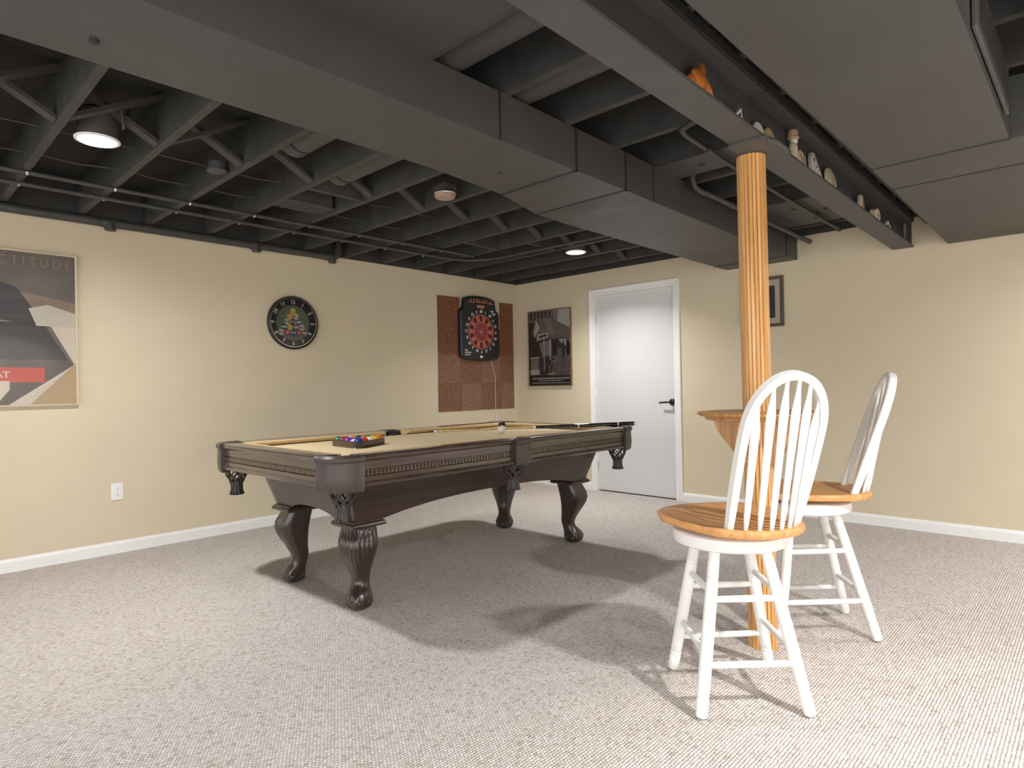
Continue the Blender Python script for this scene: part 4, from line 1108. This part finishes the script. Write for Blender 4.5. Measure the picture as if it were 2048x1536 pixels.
# seated animal
y = -3.385; t = thing('carved_animal', 'orange carved wooden animal figurine sitting on the beam ledge, farthest left of the carvings', 'figurine', (fx(y), y, LZ), 0, grp)
bm = bmesh.new()
sph(bm, (0, -.005, .040), .046, 0, 24, 16, (.55, 1.25, .95)); sph(bm, (.004, .03, .030), .03, 0, 18, 12, (.6, 1.1, 1.)); sph(bm, (0, -.05, .025), .028, 0, 16, 10, (.6, 1.1, .9))
obj('body', bm, cw, t)
bm = bmesh.new(); tube(bm, [(0, .012, .066), (.002, .016, .082), (.004, .019, .1), (.004, .022, .116)], [.022, .019, .013, .0015], 16, flat=(1, .8)); obj('head', bm, cw, t)
bm = bmesh.new(); tube(bm, [(0, -.065, .042), (.0, -.035, .075), (0, .01, .084), (0, .03, .070), (0, .052, .04)], .006, 8); obj('dark_mane', bm, cdk, t)
bm = bmesh.new(); tube(bm, [(.01, .05, .045), (.012, .068, .022), (.012, .085, .002)], [.007, .007, .006], 10); obj('tail', bm, cw, t)
# white pointed ornament
y = -3.06; t = thing('carved_ornament', 'white pointed triangular ornament with dark hole on the beam ledge', 'figurine', (fx(y), y, LZ), 0, grp)
bm = bmesh.new(); loft(bm, [[(dx, a, b) for a, b in ((-.04, .0), (.045, .0), (.028, .018), (.016, .060), (-.036, .020))] for dx in (-.008, .008)]); obj('body', bm, bone, t, smooth=False, bevel=.002)
bm = bmesh.new(); loft(bm, [[(dx, a, b) for a, b in ((-.016, .022), (.006, .022), (.008, .042))] for dx in (.0075, .009)]); obj('hole', bm, spot, t, smooth=False)
bm = bmesh.new(); tube(bm, [(.0, .04, .008), (.002, .07, .02), (.002, .10, .012), (.002, .15, .016), (.002, .175, .006)], [.006, .005, .004, .007, .004], 8); obj('tail', bm, bone, t)
def slab(name, y, w_, h, label, m, lean_=-.12, thick=.012, pts=None, marks=()):
    t = thing(name, label, 'figurine', (fx(y, .030), y, LZ), 0, grp)
    pts = pts or [(math.cos(a) * w_ / 2 * (1 + .04 * math.sin(3 * a)), h * .48 + math.sin(a) * h / 2 * (1 + .03 * math.cos(2 * a))) for a in [2 * PI * k / 28 for k in range(28)]]
    pts = [(a, max(0, b)) for a, b in pts]
    bm = bmesh.new()
    loft(bm, [[(dx + b * lean_, a * k, h * .48 + (b - h * .48) * k) for a, b in pts] for dx, k in ((-thick / 2, .96), (-thick / 3, 1.), (thick / 3, 1.), (thick / 2, .95))])
    obj('body', bm, m, t, ang=30)
    for (a, b, ra, rb_, mm) in marks:
        bm = bmesh.new(); loft(bm, [[(thick / 2 + e + q * lean_, p, q) for p, q in circ(a, b, ra, 12, rb_)] for e in (-.001, .0012)]); obj('marking', bm, mm, t, smooth=False)
    return t
slab('stone_slice', -2.835, .088, .074, 'white chalky oval slab leaning on the beam ledge just before the oak post', bone)
slab('stone_slice', -2.715, .092, .088, 'tan polished oval slice with brown streak on the beam ledge above the oak post', tanb, marks=((.004, .036, .006, .022, rust),))
# carved standing figure with a hat
y = -2.455; t = thing('carved_figure', 'pale carved standing figure with tall brown hat on the beam ledge', 'figurine', (fx(y), y, LZ), 0, grp)
bm = bmesh.new(); loft(bm, [[(.018 * r * math.cos(2 * PI * k / 20), .026 * r * math.sin(2 * PI * k / 20), z) for k in range(20)] for z, r in ((0, 1.5), (.012, 1.5), (.02, 1.1), (.05, .95), (.07, 1.05), (.085, .8), (.09, .6))]); obj('body', bm, creamb, t)
bm = bmesh.new(); sph(bm, (.003, 0, .098), .019, 0, 18, 12, (.9, 1., 1.)); obj('face', bm, bone, t)
bm = bmesh.new(); lathe(bm, [(.025, .108), (.026, .112), (.022, .115), (.024, .13), (.021, .144), (.01, .149)], 22); obj('hat', bm, tanb, t)
bm = bmesh.new(); bx(bm, -.022, -.075, 0, .022, .10, .012); obj('base', bm, creamb, t, smooth=False, bevel=.004)
slab('stone_slice', -2.318, .105, .100, 'tan and brown banded slab leaning beside the carved figure on the beam ledge', creamb, marks=((.02, .05, .006, .03, rust), (-.012, .06, .005, .02, rust)))
slab('carved_slab', -2.112, .150, .135, 'white slab with dark dots and scratches standing on the beam ledge', bone, thick=.020,
     pts=[(-.075, 0), (-.076, .05), (-.062, .10), (-.038, .132), (-.016, .138), (.004, .12), (.02, .085), (.036, .062), (.055, .05), (.07, .025), (.076, 0)],
     marks=((-.030, .095, .007, .012, spot), (-.002, .068, .005, .008, spot), (-.026, .055, .003, .003, spot), (-.01, .108, .003, .004, spot), (.018, .05, .003, .007, spot), (.036, .036, .003, .007, spot), (.052, .022, .003, .007, spot), (-.045, .06, .003, .002, spot), (-.04, .04, .003, .002, spot)))
slab('stone_slice', -1.862, .170, .128, 'cream oval stone slice with brown core on the beam ledge right of the dotted slab', creamb, marks=((.012, .05, .012, .03, tanb),))
# folded pair
y = -1.33; t = thing('carved_ornament', 'small narrow white and brown upright carving on the beam ledge', 'figurine', (fx(y), y, LZ), 0, grp)
bm = bmesh.new(); loft(bm, [[(dx, a, b) for a, b in ((-.045, 0), (-.03, .05), (-.012, .095), (.0, .088), (-.008, .05), (-.01, 0))] for dx in (-.01, .01)]); obj('body', bm, bone, t, smooth=False, bevel=.003)
bm = bmesh.new(); loft(bm, [[(dx, a, b) for a, b in ((-.008, 0), (.0, .06), (.012, .092), (.034, .07), (.042, .0))] for dx in (-.01, .012)]); obj('brown_half', bm, tanb, t, smooth=False, bevel=.003)
bm = bmesh.new(); loft(bm, [[(dx, a, b) for a, b in ((.0, .01), (.012, .075), (.02, .075), (.012, .01))] for dx in (.011, .0135)]); obj('streak', bm, rust, t, smooth=False)
y = -1.02; t = thing('carved_block', 'small tan block shaped carving near the wall end of the beam ledge', 'figurine', (fx(y), y, LZ), 0, grp)
bm = bmesh.new(); loft(bm, [[(dx, a, b) for a, b in ((.0, 0), (.095, 0), (.10, .055), (.07, .082), (.03, .085), (.0, .07))] for dx in (-.012, .014)]); obj('body', bm, bone, t, smooth=False, bevel=.004)
bm = bmesh.new(); sph(bm, (0, -.045, .032), .04, 0, 16, 10, (.4, 1.3, .9)); obj('tan_half', bm, tanb, t)
bm = bmesh.new(); sph(bm, (.013, .05, .04), .018, 0, 12, 8, (.2, 1., .9)); obj('streak', bm, rust, t)
y = -.67; t = thing('carved_ornament', 'tiny dark and white carving at the wall end of the beam ledge', 'figurine', (fx(y), y, LZ), 0, grp)
bm = bmesh.new(); tube(bm, [(0, -.05, 0), (0, -.04, .035), (0, -.01, .055), (0, .02, .04), (0, .05, .035), (0, .06, 0)], [.008, .010, .012, .010, .009, .008], 10); obj('body', bm, bone, t)
bm = bmesh.new(); sph(bm, (0, .0, .025), .022, 0, 14, 10, (.5, 1.3, .9)); obj('dark_core', bm, spot, t)

# ------------------------------------------------------------------ camera, world, view
q = (5.00589646, -5.37192519, 1.11239784, -7.60309355e-01, 3.87363839e-03, -1.75274882e-02, 1246.66)
yaw, pitch, roll, F_ = q[3], q[4], q[5], q[6]
f = Vector((math.sin(yaw) * math.cos(pitch), math.cos(yaw) * math.cos(pitch), math.sin(pitch)))
r = Vector((math.cos(yaw), -math.sin(yaw), 0)); u = r.cross(f)
r2 = r * math.cos(roll) + u * math.sin(roll); u2 = -r * math.sin(roll) + u * math.cos(roll)
cam = bpy.data.cameras.new('camera'); co = bpy.data.objects.new('camera', cam); COL.objects.link(co)
cam.sensor_fit = 'HORIZONTAL'; cam.sensor_width = 36; cam.lens = 36 * F_ / 2048; cam.clip_start = .02; cam.clip_end = 60
co.matrix_world = Matrix(((r2.x, u2.x, -f.x, q[0]), (r2.y, u2.y, -f.y, q[1]), (r2.z, u2.z, -f.z, q[2]), (0, 0, 0, 1)))
S.camera = co
w = bpy.data.worlds.new('world'); S.world = w; w.use_nodes = True
w.node_tree.nodes['Background'].inputs[0].default_value = (.97, .99, 1., 1); w.node_tree.nodes['Background'].inputs[1].default_value = 2.8
S.view_settings.view_transform = 'Standard'; S.view_settings.look = 'None'; S.view_settings.gamma = 1; S.view_settings.use_curve_mapping = False
S.view_settings.exposure = 0.2
try:
    S.cycles.diffuse_bounces = 6; S.cycles.max_bounces = 10; S.cycles.sample_clamp_indirect = 6.
except Exception: pass
